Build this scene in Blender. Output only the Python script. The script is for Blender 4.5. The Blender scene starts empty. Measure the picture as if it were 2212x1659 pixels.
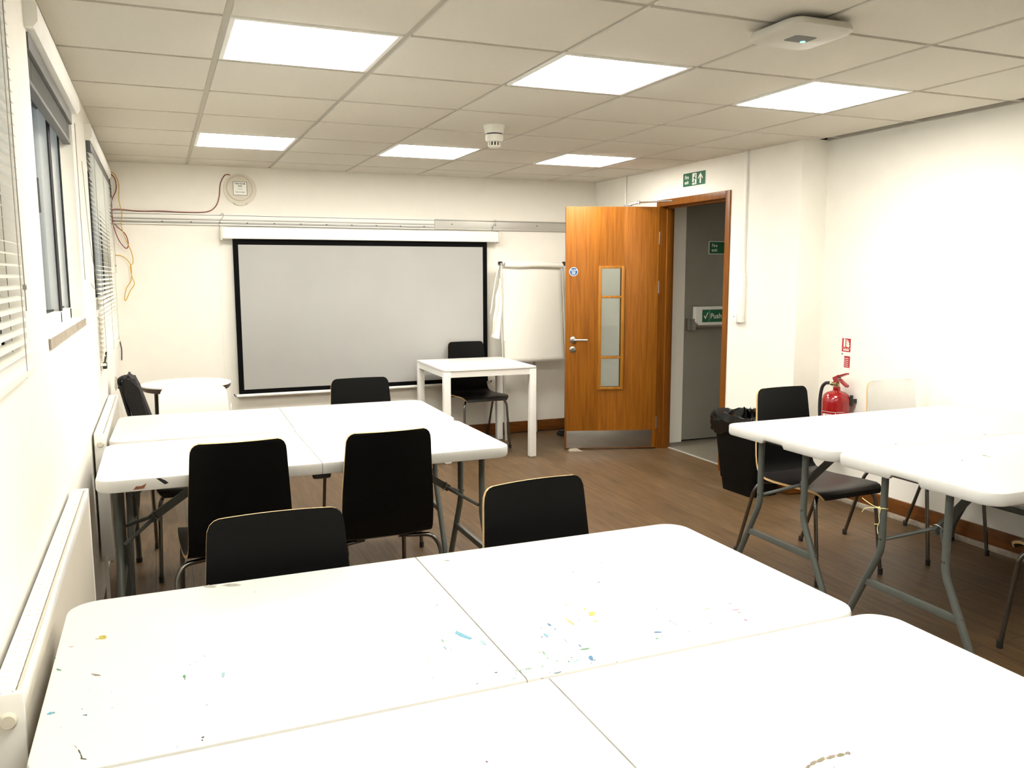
import bpy, bmesh, math, random
from mathutils import Vector, Matrix

rnd = random.Random(7)
PI = math.pi
scene = bpy.context.scene
C = scene.collection

# ---------------------------------------------------------------- materials
def nodes(name):
    m = bpy.data.materials.new(name)
    m.use_nodes = True
    nt = m.node_tree
    return m, nt, nt.nodes['Principled BSDF']

def mat(name, col, rough=0.5, metal=0.0, var=0.06, scale=30.0, bump=0.0, bscale=200.0, spec=0.5, coat=0.0, stretch=None):
    """plain procedural surface: colour broken up by noise, optional fine bump"""
    m, nt, p = nodes(name)
    N, L = nt.nodes, nt.links
    tc = N.new('ShaderNodeTexCoord')
    mp = N.new('ShaderNodeMapping')
    if stretch: mp.inputs['Scale'].default_value = stretch
    L.new(tc.outputs['Object'], mp.inputs['Vector'])
    no = N.new('ShaderNodeTexNoise'); no.inputs['Scale'].default_value = scale; no.inputs['Detail'].default_value = 4
    L.new(mp.outputs['Vector'], no.inputs['Vector'])
    rp = N.new('ShaderNodeValToRGB')
    a = [max(0, c * (1 - var)) for c in col]; b = [min(1, c * (1 + var)) for c in col]
    rp.color_ramp.elements[0].position = .3; rp.color_ramp.elements[1].position = .7
    rp.color_ramp.elements[0].color = (*a, 1); rp.color_ramp.elements[1].color = (*b, 1)
    L.new(no.outputs['Fac'], rp.inputs['Fac'])
    L.new(rp.outputs['Color'], p.inputs['Base Color'])
    p.inputs['Roughness'].default_value = rough
    p.inputs['Metallic'].default_value = metal
    p.inputs['Specular IOR Level'].default_value = spec
    p.inputs['Coat Weight'].default_value = coat
    if bump:
        n2 = N.new('ShaderNodeTexNoise'); n2.inputs['Scale'].default_value = bscale; n2.inputs['Detail'].default_value = 3
        L.new(mp.outputs['Vector'], n2.inputs['Vector'])
        bp = N.new('ShaderNodeBump'); bp.inputs['Strength'].default_value = bump; bp.inputs['Distance'].default_value = .004
        L.new(n2.outputs['Fac'], bp.inputs['Height'])
        L.new(bp.outputs['Normal'], p.inputs['Normal'])
    return m

def wood(name, c1, c2, rough=.4, scale=6.0, stretch=(9, 9, .55)):
    m, nt, p = nodes(name)
    N, L = nt.nodes, nt.links
    tc = N.new('ShaderNodeTexCoord'); mp = N.new('ShaderNodeMapping'); mp.inputs['Scale'].default_value = stretch
    L.new(tc.outputs['Object'], mp.inputs['Vector'])
    no = N.new('ShaderNodeTexNoise'); no.inputs['Scale'].default_value = scale; no.inputs['Detail'].default_value = 7; no.inputs['Distortion'].default_value = .6
    L.new(mp.outputs['Vector'], no.inputs['Vector'])
    rp = N.new('ShaderNodeValToRGB')
    rp.color_ramp.elements[0].position = .32; rp.color_ramp.elements[0].color = (*c1, 1)
    rp.color_ramp.elements[1].position = .68; rp.color_ramp.elements[1].color = (*c2, 1)
    L.new(no.outputs['Fac'], rp.inputs['Fac']); L.new(rp.outputs['Color'], p.inputs['Base Color'])
    p.inputs['Roughness'].default_value = rough; p.inputs['Specular IOR Level'].default_value = .3
    bp = N.new('ShaderNodeBump'); bp.inputs['Strength'].default_value = .06
    L.new(no.outputs['Fac'], bp.inputs['Height']); L.new(bp.outputs['Normal'], p.inputs['Normal'])
    return m

def floor_mat():
    m, nt, p = nodes('vinyl_plank')
    N, L = nt.nodes, nt.links
    tc = N.new('ShaderNodeTexCoord')
    mp = N.new('ShaderNodeMapping'); mp.inputs['Rotation'].default_value = (0, 0, PI / 2)
    L.new(tc.outputs['Object'], mp.inputs['Vector'])
    br = N.new('ShaderNodeTexBrick')
    br.offset = .37; br.inputs['Scale'].default_value = 1.0
    br.inputs['Brick Width'].default_value = 1.2; br.inputs['Row Height'].default_value = .165
    br.inputs['Mortar Size'].default_value = .0018; br.inputs['Mortar Smooth'].default_value = .3
    br.inputs['Color1'].default_value = (.105, .064, .030, 1); br.inputs['Color2'].default_value = (.140, .087, .042, 1)
    br.inputs['Mortar'].default_value = (.03, .02, .013, 1)
    L.new(mp.outputs['Vector'], br.inputs['Vector'])
    mp2 = N.new('ShaderNodeMapping'); mp2.inputs['Scale'].default_value = (14, 1.3, 1)
    L.new(tc.outputs['Object'], mp2.inputs['Vector'])
    no = N.new('ShaderNodeTexNoise'); no.inputs['Scale'].default_value = 3; no.inputs['Detail'].default_value = 8; no.inputs['Distortion'].default_value = .8
    L.new(mp2.outputs['Vector'], no.inputs['Vector'])
    rp = N.new('ShaderNodeValToRGB')
    rp.color_ramp.elements[0].position = .3; rp.color_ramp.elements[0].color = (.62, .60, .58, 1)
    rp.color_ramp.elements[1].position = .72; rp.color_ramp.elements[1].color = (1.2, 1.2, 1.2, 1)
    L.new(no.outputs['Fac'], rp.inputs['Fac'])
    mx = N.new('ShaderNodeMix'); mx.data_type = 'RGBA'; mx.blend_type = 'MULTIPLY'; mx.inputs[0].default_value = 1
    L.new(br.outputs['Color'], mx.inputs[6]); L.new(rp.outputs['Color'], mx.inputs[7])
    L.new(mx.outputs[2], p.inputs['Base Color'])
    p.inputs['Roughness'].default_value = .42
    p.inputs['Specular IOR Level'].default_value = .35
    bp = N.new('ShaderNodeBump'); bp.inputs['Strength'].default_value = .08
    L.new(no.outputs['Fac'], bp.inputs['Height']); L.new(bp.outputs['Normal'], p.inputs['Normal'])
    return m

def glass_mat(name, tint=(.93, .96, .96), k=1.0):
    """thin clear pane: see-through, with a Fresnel reflection that grows at grazing angles"""
    m = bpy.data.materials.new(name); m.use_nodes = True
    nt = m.node_tree; N, L = nt.nodes, nt.links
    for n in list(N): N.remove(n)
    out = N.new('ShaderNodeOutputMaterial'); mx = N.new('ShaderNodeMixShader')
    tr = N.new('ShaderNodeBsdfTransparent'); gl = N.new('ShaderNodeBsdfGlossy')
    fr = N.new('ShaderNodeFresnel'); fr.inputs['IOR'].default_value = 1.6
    no = N.new('ShaderNodeTexNoise'); no.inputs['Scale'].default_value = 3
    rp = N.new('ShaderNodeValToRGB')
    rp.color_ramp.elements[0].color = (*[c * .97 for c in tint], 1); rp.color_ramp.elements[1].color = (*tint, 1)
    L.new(no.outputs['Fac'], rp.inputs['Fac']); L.new(rp.outputs['Color'], tr.inputs['Color'])
    gl.inputs['Roughness'].default_value = .02
    L.new(fr.outputs['Fac'], mx.inputs['Fac']); L.new(tr.outputs['BSDF'], mx.inputs[1]); L.new(gl.outputs['BSDF'], mx.inputs[2])
    L.new(mx.outputs['Shader'], out.inputs['Surface'])
    return m

def emit(name, col, s):
    m, nt, p = nodes(name)
    p.inputs['Base Color'].default_value = (*col, 1)
    p.inputs['Emission Color'].default_value = (*col, 1); p.inputs['Emission Strength'].default_value = s
    return m

M = dict(
    wall=mat('wall_paint', (.83, .81, .745), .75, var=.015, scale=8, bump=.16, bscale=60),
    tile=mat('ceiling_tile', (.63, .60, .53), .9, var=.03, scale=220, bump=.2, bscale=350),
    tbar=mat('ceiling_bar', (.45, .425, .365), .6, var=.02),
    void=mat('ceiling_void', (.08, .07, .06), .9),
    floor=floor_mat(),
    skirt=wood('skirting_wood', (.10, .033, .004), (.16, .055, .008), .4, 5, (2, 2, 9)),
    frame=wood('door_frame_wood', (.15, .045, .003), (.22, .075, .006), .38, 6, (10, 10, .6)),
    oak=wood('oak_veneer', (.195, .060, .003), (.30, .105, .006), .42, 5.0, (13, .5, 13)),
    bead=wood('oak_bead', (.28, .11, .012), (.40, .17, .02), .3, 5, (9, .6, 9)),
    white=mat('white_paint', (.82, .81, .77), .45, var=.01),
    pvc=mat('white_pvc', (.83, .83, .80), .3, var=.01),
    gasket=mat('black_gasket', (.008, .008, .009), .6),
    glass=glass_mat('window_glass'),
    dglass=glass_mat('vision_glass', (.86, .90, .89)),
    slat=mat('blind_slat', (.80, .775, .69), .45, var=.02, scale=10),
    blindgrey=mat('blind_grey_shaded', (.10, .10, .095), .5, var=.05),  # headrail grey, darkened to carry the shade under the pelmets
    cord=mat('blind_cord', (.25, .22, .18), .8),
    alu=mat('aluminium', (.50, .49, .45), .45, .35, var=.02, scale=3, stretch=(.3, 4, 4)),
    steel=mat('brushed_steel', (.42, .42, .41), .3, 1.0, var=.10, scale=6, stretch=(.6, 3, 14)),
    chrome=mat('dark_chrome', (.17, .165, .155), .22, 1.0, var=.03),
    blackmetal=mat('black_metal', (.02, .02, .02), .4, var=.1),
    greyleg=mat('grey_powder_coat', (.085, .094, .084), .45, var=.06),
    rubber=mat('black_rubber', (.012, .012, .012), .6),
    lam=mat('black_laminate', (.0024, .0026, .0026), .45, var=.10, scale=40, spec=.13, stretch=(1, 1, 6)),
    seatlam=mat('black_seat_laminate', (.008, .006, .0062), .33, var=.10, spec=.35),
    whitelam=mat('white_laminate', (.84, .83, .80), .35, var=.01),
    ply=wood('plywood_edge', (.50, .33, .14), (.66, .46, .23), .5, 10, (3, 3, 30)),
    plastic=mat('white_moulded_plastic', (.63, .63, .60), .45, var=.012, scale=60, bump=.05, bscale=500),
    cream=mat('cream_plastic', (.64, .60, .50), .45, var=.02),
    detector=mat('detector_plastic', (.78, .765, .69), .4, var=.01),
    apshell=mat('access_point_plastic', (.56, .54, .475), .45, var=.01),
    darkslot=mat('dark_slot', (.01, .01, .01), .7),
    screenfab=mat('screen_fabric', (.375, .375, .362), .7, var=.03, scale=2.2, spec=.2, bump=.05, bscale=3),
    screenblk=mat('screen_border', (.002, .002, .0022), .8, spec=.1),
    paper=mat('flip_paper', (.80, .785, .72), .6, var=.02, scale=3),
    board=mat('flip_board', (.72, .69, .60), .3, var=.05, scale=4),
    cloth=mat('white_cloth', (.80, .78, .70), .9, var=.04, scale=20, bump=.2, bscale=150),
    radiator=mat('radiator_enamel', (.66, .62, .53), .35, var=.02, scale=5),
    red=mat('extinguisher_red', (.27, .002, .004), .2, var=.05, coat=.5),
    signred=mat('sign_red', (.42, .010, .014), .4, var=.03),
    signgreen=mat('sign_green', (.008, .115, .052), .4, var=.04),
    signblue=mat('sign_blue', (.012, .085, .24), .35, var=.04),
    signwhite=mat('sign_white', (.82, .83, .78), .4, var=.01),
    brass=mat('brass_valve', (.55, .47, .28), .25, 1.0, var=.05),
    bin=mat('bin_plastic', (.0025, .0025, .0025), .55, var=.1, spec=.15),
    bag=mat('bin_liner', (.002, .002, .002), .14, var=.1, spec=.4),
    fabric=mat('charcoal_fabric', (.010, .009, .008), .85, var=.25, scale=60, bump=.2, bscale=300),
    greydoor=mat('grey_door_paint', (.27, .265, .225), .5, var=.04, scale=3),
    corrfloor=mat('corridor_lino', (.17, .15, .115), .5, var=.12, scale=20),
    redcable=mat('red_cable', (.20, .018, .010), .5), yellowcable=mat('yellow_cable', (.58, .36, .02), .5),
    string=mat('yellow_string', (.85, .75, .36), .8), sill=mat('tan_sill_edge', (.33, .28, .22), .8, var=.25, scale=25),
    black=mat('black_ink', (.01, .01, .01), .6), darkwood=wood('dark_table_edge', (.035, .02, .014), (.06, .035, .025), .4),
    panel=emit('light_diffuser', (1.0, .95, .86), 13.0), led=emit('green_led', (.1, 1, .55), 2.5),
    ground=mat('pale_ground', (.55, .56, .56), .9, var=.1, scale=2), brick=mat('pale_render', (.62, .64, .66), .9, var=.08, scale=3),
)
PAINT = dict(cyan=(.16, .60, .80), pcyan=(.50, .80, .86), blue=(.03, .25, .55), navy=(.03, .06, .20), teal=(.05, .30, .33), green=(.06, .40, .13),
    lgreen=(.20, .58, .28), pgreen=(.45, .76, .52), dkgreen=(.02, .16, .05), yellow=(.83, .70, .05), pyellow=(.82, .78, .36), maroon=(.14, .03, .05),
    crimson=(.50, .03, .10), pink=(.72, .33, .38), grey=(.22, .22, .22), black=(.02, .02, .025), tan=(.38, .31, .22), olive=(.06, .06, .03),
    olive2=(.34, .30, .16), plum=(.07, .04, .05), white=(.8, .8, .8), dirt=(.68, .66, .58), orange=(.50, .18, .09))
PM = {k: mat('paint_' + k, [c * (.40 if k[0] == 'p' and k != 'plum' else .45) for c in v], .5, var=.22, scale=90) for k, v in PAINT.items()}

# ---------------------------------------------------------------- geometry helpers
def BM(): return bmesh.new()

def obj(name, bm, mats, parent=None, smooth=40, loc=None):
    me = bpy.data.meshes.new(name)
    bmesh.ops.recalc_face_normals(bm, faces=bm.faces)
    bm.to_mesh(me); bm.free()
    if not isinstance(mats, (list, tuple)): mats = [mats]
    for m in mats: me.materials.append(m)
    if smooth:
        me.polygons.foreach_set('use_smooth', [True] * len(me.polygons))
        me.set_sharp_from_angle(angle=math.radians(smooth))
    o = bpy.data.objects.new(name, me); C.objects.link(o)
    if parent: o.parent = parent
    if loc: o.location = loc
    return o

def tag(o, label, cat, group=None, kind=None):
    o['label'] = label; o['category'] = cat
    if group: o['group'] = group
    if kind: o['kind'] = kind
    return o

def thing(name, label, cat, loc=(0, 0, 0), rz=0, group=None, mtx=None, kind=None):
    o = bpy.data.objects.new(name, None); C.objects.link(o)
    o.empty_display_size = .1
    if mtx is not None: o.matrix_world = mtx
    else: o.location = loc; o.rotation_euler = (0, 0, rz)
    return tag(o, label, cat, group, kind)

def dup(root, loc, rz, label):
    r = root.copy(); C.objects.link(r); r.location = loc; r.rotation_euler = (0, 0, rz); r['label'] = label
    for ch in list(root.children):
        c = ch.copy(); C.objects.link(c); c.parent = r
        for g in ch.children:
            d = g.copy(); C.objects.link(d); d.parent = c
    return r

def box(bm, x0, x1, y0, y1, z0, z1, mi=0, bev=0.0):
    r = bmesh.ops.create_cube(bm, size=1)
    vs = r['verts']
    for v in vs:
        v.co = Vector(((x0 + x1) / 2 + v.co.x * (x1 - x0), (y0 + y1) / 2 + v.co.y * (y1 - y0), (z0 + z1) / 2 + v.co.z * (z1 - z0)))
    fs = set(f for v in vs for f in v.link_faces)
    for f in fs: f.material_index = mi
    if bev:
        es = list(set(e for f in fs for e in f.edges))
        rr = bmesh.ops.bevel(bm, geom=es, offset=bev, segments=2, profile=.6, affect='EDGES')
        for f in rr['faces']: f.material_index = mi
    return vs

def tube(bm, pts, r, seg=10, mi=0, cap=True, closed=False):
    pts = [Vector(p) for p in pts]
    n = len(pts); rings = []
    up = None
    for i, p in enumerate(pts):
        if closed: t = pts[(i + 1) % n] - pts[i - 1]
        else: t = (pts[min(i + 1, n - 1)] - pts[max(i - 1, 0)])
        t.normalize()
        if up is None:
            up = Vector((0, 0, 1)) if abs(t.z) < .9 else Vector((1, 0, 0))
        s = t.cross(up)
        if s.length < 1e-5: s = t.cross(Vector((0, 1, 0)))
        s.normalize(); up = s.cross(t).normalized()
        rr = r[i] if isinstance(r, (list, tuple)) else r
        rings.append([bm.verts.new(p + (s * math.cos(2 * PI * k / seg) + up * math.sin(2 * PI * k / seg)) * rr) for k in range(seg)])
    for i in range(n if closed else n - 1):
        a, b = rings[i], rings[(i + 1) % n]
        for k in range(seg):
            f = bm.faces.new((a[k], a[(k + 1) % seg], b[(k + 1) % seg], b[k])); f.material_index = mi
    if cap and not closed:
        f = bm.faces.new(rings[0]); f.material_index = mi
        f = bm.faces.new(rings[-1][::-1]); f.material_index = mi

def bend(pts, r=.03, n=5):
    """round the inner corners of a polyline"""
    pts = [Vector(p) for p in pts]; out = [pts[0]]
    for a, b, c in zip(pts, pts[1:], pts[2:]):
        d1 = (a - b); d2 = (c - b); rr = min(r, d1.length * .45, d2.length * .45)
        p, q = b + d1.normalized() * rr, b + d2.normalized() * rr
        for i in range(n + 1):
            t = i / n; out.append(p * (1 - t) ** 2 + b * 2 * t * (1 - t) + q * t * t)
    out.append(pts[-1]); return out

def spline(pts, n=8):
    """Catmull-Rom through the points"""
    P = [Vector(p) for p in pts]; P = [P[0] * 2 - P[1]] + P + [P[-1] * 2 - P[-2]]; out = []
    for i in range(1, len(P) - 2):
        for k in range(n):
            t = k / n; a, b, c, d = P[i - 1], P[i], P[i + 1], P[i + 2]
            out.append(.5 * ((2 * b) + (c - a) * t + (2 * a - 5 * b + 4 * c - d) * t * t + (3 * b - a - 3 * c + d) * t ** 3))
    out.append(P[-2]); return out

def lathe(bm, prof, c=(0, 0, 0), seg=32, mi=0, axis='Z'):
    rings = []
    for r, h in prof:
        ring = []
        for k in range(seg):
            a = 2 * PI * k / seg
            x, y = r * math.cos(a), r * math.sin(a)
            if axis == 'Z': p = (c[0] + x, c[1] + y, c[2] + h)
            elif axis == 'Y': p = (c[0] + x, c[1] + h, c[2] + y)
            else: p = (c[0] + h, c[1] + x, c[2] + y)
            ring.append(bm.verts.new(p))
        rings.append(ring)
    for a, b in zip(rings, rings[1:]):
        for k in range(seg):
            f = bm.faces.new((a[k], a[(k + 1) % seg], b[(k + 1) % seg], b[k])); f.material_index = mi
    f = bm.faces.new(rings[0]); f.material_index = mi
    f = bm.faces.new(rings[-1][::-1]); f.material_index = mi

def prism(bm, pts, n0, n1, mi=0):
    """polygon in local (u, v), extruded along the third axis"""
    a = [bm.verts.new((p[0], p[1], n0)) for p in pts]; b = [bm.verts.new((p[0], p[1], n1)) for p in pts]
    k = len(pts)
    fs = [bm.faces.new(a), bm.faces.new(b[::-1])] + [bm.faces.new((a[i], a[(i + 1) % k], b[(i + 1) % k], b[i])) for i in range(k)]
    for f in fs: f.material_index = mi

def rrect(x0, x1, y0, y1, r, n=5):
    out = []
    for cx, cy, a0 in ((x1 - r, y1 - r, 0), (x0 + r, y1 - r, 90), (x0 + r, y0 + r, 180), (x1 - r, y0 + r, 270)):
        for i in range(n + 1):
            a = math.radians(a0 + 90 * i / n); out.append((cx + r * math.cos(a), cy + r * math.sin(a)))
    return out

def text(name, s, size, loc, m, parent, align='LEFT', sx=1.0, thick=.0004, bold=0.0):
    cu = bpy.data.curves.new(name, 'FONT')
    cu.body = s; cu.size = size; cu.extrude = thick; cu.align_x = align; cu.space_line = .95; cu.offset = bold
    o = bpy.data.objects.new(name + '_curve', cu); C.objects.link(o)
    bpy.context.view_layer.update()
    dg = bpy.context.evaluated_depsgraph_get()
    me = bpy.data.meshes.new_from_object(o.evaluated_get(dg)); me.name = name
    bpy.data.objects.remove(o); bpy.data.curves.remove(cu)
    me.materials.clear(); me.materials.append(m)
    t = bpy.data.objects.new(name, me); C.objects.link(t); t.parent = parent
    t.location = loc; t.scale = (sx, 1, 1)
    return t

def frame_mtx(X, Y, Z, o):
    X, Y, Z = Vector(X), Vector(Y), Vector(Z)
    return Matrix(((X.x, Y.x, Z.x, o[0]), (X.y, Y.y, Z.y, o[1]), (X.z, Y.z, Z.z, o[2]), (0, 0, 0, 1)))
def on_right(x, y, z): return frame_mtx((0, -1, 0), (0, 0, 1), (-1, 0, 0), (x, y, z))
def on_back(x, y, z): return frame_mtx((1, 0, 0), (0, 0, 1), (0, -1, 0), (x, y, z))

def struct(name, bm, m, label, cat, smooth=30):
    return tag(obj(name, bm, m, smooth=smooth), label, cat, kind='structure')
SPLAT_A=[(0.2638,-5.4861,0.0124,-0.0299,-0.0048,-0.0083,'cyan'),(0.2897,-5.534,0.0022,-0.0113,-0.0044,-0.0057,'pcyan'),(0.2209,-5.4963,0.0007,-0.0106,-0.0027,-0.003,'pgreen'),(0.215,-5.5272,0.0001,-0.0096,-0.0012,-0.001,'teal'),(0.2227,-5.5386,0.0003,-0.0042,-0.0008,-0.0008,'teal'),(0.2177,-5.456,0.0001,-0.0104,-0.0008,-0.0008,'pcyan'),(0.4415,-5.5074,0.0011,-0.0093,-0.0029,-0.0034,'blue'),(0.4428,-5.5318,0.0018,-0.0007,-0.0014,-0.003,'blue'),(0.4195,-5.5173,0.0013,-0.0005,-0.001,-0.0023,'blue'),(0.4491,-5.4795,0.002,-0.0008,-0.0009,-0.002,'pcyan'),(0.3961,-5.501,0.0013,-0.0005,-0.0008,-0.0019,'pcyan'),(0.4139,-5.5516,0.0015,-0.0114,-0.0032,-0.0037,'cyan'),(0.4037,-5.5542,0.0028,-0.0012,-0.001,-0.0022,'maroon'),(0.4387,-5.5887,-0.0013,-0.014,-0.0009,-0.0007,'navy'),(0.454,-5.6178,0.0001,-0.0064,-0.0023,-0.0022,'blue'),(0.4569,-5.6338,0.0127,-0.001,-0.0016,-0.0037,'green'),(0.4482,-5.6714,0.0018,-0.0074,-0.0057,-0.0064,'blue'),(0.4509,-5.6818,0.0024,-0.001,-0.0008,-0.0016,'navy'),(0.4403,-5.6894,0.0023,-0.001,-0.001,-0.0018,'blue'),(0.4183,-5.671,0.0104,0.0034,-0.0013,-0.0044,'pcyan'),(0.4047,-5.6683,0.0024,-0.001,-0.0012,-0.0025,'green'),(0.3859,-5.6573,0.0032,-0.0014,-0.0011,-0.0022,'lgreen'),(0.3776,-5.6203,-0.0017,-0.0112,-0.0033,-0.002,'pgreen'),(0.375,-5.6411,0.0025,-0.0011,-0.0014,-0.0029,'lgreen'),(0.3707,-5.6142,0.003,-0.0013,-0.0009,-0.002,'yellow'),(0.325,-5.6651,0.0101,-0.0019,-0.0011,-0.0028,'pgreen'),(0.3073,-5.6642,0.0095,-0.004,-0.0008,-0.0018,'pgreen'),(0.3524,-5.6671,0.0029,-0.0012,-0.0017,-0.0037,'pgreen'),(0.2983,-5.6734,0.001,-0.0032,-0.0016,-0.0021,'pcyan'),(0.2886,-5.6884,0.0045,-0.0019,-0.0012,-0.003,'pcyan'),(0.2224,-5.6817,0.0036,0.0007,-0.0004,-0.0018,'teal'),(0.2674,-5.656,0.0032,-0.0013,-0.0009,-0.0022,'maroon'),(0.2725,-5.6667,0.0011,-0.0005,-0.0004,-0.0009,'maroon'),(0.4161,-5.6562,0.0018,-0.0008,-0.001,-0.0019,'maroon'),(0.4057,-5.6518,0.0007,-0.0003,-0.0006,-0.0013,'maroon'),(0.5461,-5.4924,0.0077,-0.0033,-0.006,-0.0112,'yellow'),(0.5432,-5.465,0.0016,-0.005,-0.0032,-0.0042,'yellow'),(0.5164,-5.43,0.0026,-0.0011,-0.0019,-0.0039,'yellow'),(0.5353,-5.5284,0.001,-0.0054,-0.0039,-0.0046,'yellow'),(0.4865,-5.5106,0.0018,-0.0198,-0.004,-0.0045,'pyellow'),(0.622,-5.6231,0.0092,-0.0039,-0.002,-0.0031,'blue'),(0.6061,-5.6469,0.0038,-0.0016,-0.0024,-0.0037,'lgreen'),(0.6211,-5.6403,0.0022,-0.0009,-0.0009,-0.0014,'navy'),(0.6754,-5.5869,0.0021,-0.0009,-0.0012,-0.0019,'maroon'),(0.6754,-5.5945,0.0013,-0.0006,-0.001,-0.0015,'maroon'),(0.6766,-5.6035,0.0003,-0.0028,-0.0012,-0.0011,'maroon'),(0.6831,-5.5235,0.0005,-0.0051,-0.0012,-0.0013,'grey'),(0.7822,-5.5645,0.0108,0.002,-0.0019,-0.0035,'pgreen'),(0.7436,-5.6291,0.0023,-0.001,-0.0026,-0.0036,'pgreen'),(0.8331,-5.5922,0.0121,0.0003,-0.0018,-0.0027,'pink'),(0.8189,-5.6422,0.0012,-0.0057,-0.0019,-0.0018,'crimson'),(0.8429,-5.5603,0.0024,-0.0033,-0.0013,-0.0015,'crimson'),(0.8312,-5.6065,0.001,-0.0051,-0.0023,-0.0022,'pink'),(0.6796,-5.6457,0.0046,0.0019,-0.0007,-0.0017,'lgreen'),(0.7211,-5.6399,0.0011,-0.0005,-0.001,-0.0014,'maroon'),(0.7329,-5.6403,0.0011,-0.0005,-0.001,-0.0014,'maroon'),(0.7019,-5.6114,0.0011,-0.0005,-0.0007,-0.0011,'maroon'),(0.7568,-5.6641,0.0018,-0.0007,-0.001,-0.0014,'grey'),(0.765,-5.6612,0.0035,-0.0015,-0.0013,-0.0017,'pgreen'),(0.7828,-5.6467,0.0013,-0.0006,-0.0011,-0.0014,'maroon'),(0.6226,-5.2564,0.0017,-0.0007,-0.0016,-0.0032,'black'),(0.6453,-5.3394,0.0031,-0.0013,-0.0016,-0.0029,'dkgreen'),(0.7157,-5.227,0.0016,-0.0007,-0.0015,-0.0028,'crimson'),(0.7183,-5.2087,0.0012,-0.0005,-0.0009,-0.0017,'pink'),(0.5625,-5.3431,0.0029,-0.0012,-0.0009,-0.0019,'pgreen'),(0.6482,-5.201,0.0059,-0.0025,-0.0009,-0.0017,'pyellow'),(0.2637,-5.3226,0.0029,-0.0012,-0.0007,-0.0023,'grey'),(0.4957,-5.416,0.001,-0.0004,-0.001,-0.0022,'maroon'),(0.5084,-5.5084,0.0036,-0.0015,-0.0006,-0.0012,'maroon'),(0.5332,-5.5791,0.0011,-0.0005,-0.0008,-0.0014,'grey'),(0.5479,-5.5845,0.0013,-0.0005,-0.0008,-0.0014,'grey'),(0.4976,-5.5386,0.001,-0.0004,-0.0006,-0.0011,'grey'),(0.1586,-5.6312,0.0018,-0.0008,-0.0004,-0.0012,'navy'),(0.1699,-5.565,0.0019,-0.0008,-0.0008,-0.0027,'pyellow'),(0.3729,-5.0644,0.01,-0.0042,-0.001,-0.003,'tan'),(0.3692,-5.3664,0.0012,-0.0005,-0.0007,-0.0018,'grey'),(0.1972,-5.6433,0.0017,-0.0007,-0.0003,-0.0009,'pcyan'),(0.8132,-5.3219,0.0012,-0.0005,-0.0013,-0.0021,'white'),(0.8295,-5.4285,0.0018,-0.0008,-0.0009,-0.0014,'grey'),(-0.3846,-5.2218,0.0086,0.0013,0.0016,-0.013,'yellow'),(-0.3934,-5.2256,0.0046,-0.0019,0.0002,-0.0038,'pyellow'),(-0.4371,-5.2451,0.0053,0.0008,0.0003,-0.0019,'pink'),(-0.4599,-5.2873,0.0016,-0.0007,0.0003,-0.0027,'dkgreen'),(-0.4485,-5.3416,0.0046,-0.0042,0.0001,-0.0045,'green'),(-0.2422,-5.4562,0.001,-0.0086,-0.0026,-0.0013,'green'),(-0.2418,-5.4666,0.0014,-0.0006,-0.0001,-0.002,'dkgreen'),(-0.2312,-5.4131,0.0014,-0.0006,-0.0001,-0.0022,'pgreen'),(-0.2049,-5.3869,0.0015,-0.0006,-0.0001,-0.0017,'black'),(-0.2212,-5.4069,0.0019,-0.0008,-0,-0.0011,'black'),(-0.1783,-5.4755,0.003,-0.0028,-0.0022,-0.0142,'pcyan'),(-0.3859,-5.3886,0.0084,-0.0067,0,-0.0051,'tan'),(-0.4448,-5.5059,0.0059,0.0004,0.0011,-0.0059,'cyan'),(-0.4393,-5.5065,0.0013,-0.0006,0.0003,-0.0032,'teal'),(-0.3935,-5.5341,0.004,-0.0017,0.0002,-0.0026,'cyan'),(-0.3913,-5.5346,0.0013,-0.0006,0.0002,-0.0026,'navy'),(-0.3992,-5.5112,0.0009,-0.0004,0.0002,-0.0027,'teal'),(-0.3542,-5.5259,0.0015,0.0005,0.0002,-0.0011,'black'),(-0.3464,-5.5175,0.0012,-0.0005,0,-0.0007,'grey'),(-0.2112,-5.5766,0.0023,0.0006,0.0001,-0.0013,'grey'),(-0.2218,-5.6773,0.0026,0.0012,0.0005,-0.0034,'plum'),(-0.2235,-5.6855,0.0014,-0.0006,-0.0002,-0.0034,'plum'),(-0.3918,-5.4442,0.0007,-0.0003,0.0001,-0.0015,'black'),(-0.3573,-5.4699,0.0019,-0.0008,0.0001,-0.0015,'pcyan'),(-0.4249,-5.5629,0.0009,-0.0004,0.0001,-0.0015,'grey'),(-0.2735,-5.5767,0.001,-0.0004,-0,-0.0009,'grey'),(-0.4166,-5.3578,0.0007,-0.0003,0.0001,-0.0014,'grey'),(-0.3133,-5.4302,0.0008,-0.0004,0,-0.001,'grey'),(-0.399,-5.631,0.0033,-0.007,-0.0004,-0.0009,'tan'),(-0.3922,-5.6486,0.0028,-0.009,-0.001,-0.0009,'olive'),(-0.3888,-5.6627,0.0019,-0.0081,-0.0011,-0.0005,'olive'),(-0.3859,-5.6704,0.0058,-0.0042,0,-0.0019,'olive'),(-0.0859,-5.093,0.0013,-0.0006,-0.0002,-0.002,'black'),(-0.1759,-5.0178,0.016,-0.0068,-0.0005,-0.0092,'dirt'),(-0.1324,-5.0277,0.0215,-0.0091,-0.0008,-0.0108,'dirt'),(-0.271,-5.4205,0,-0,-0,-0,'grey')]
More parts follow.
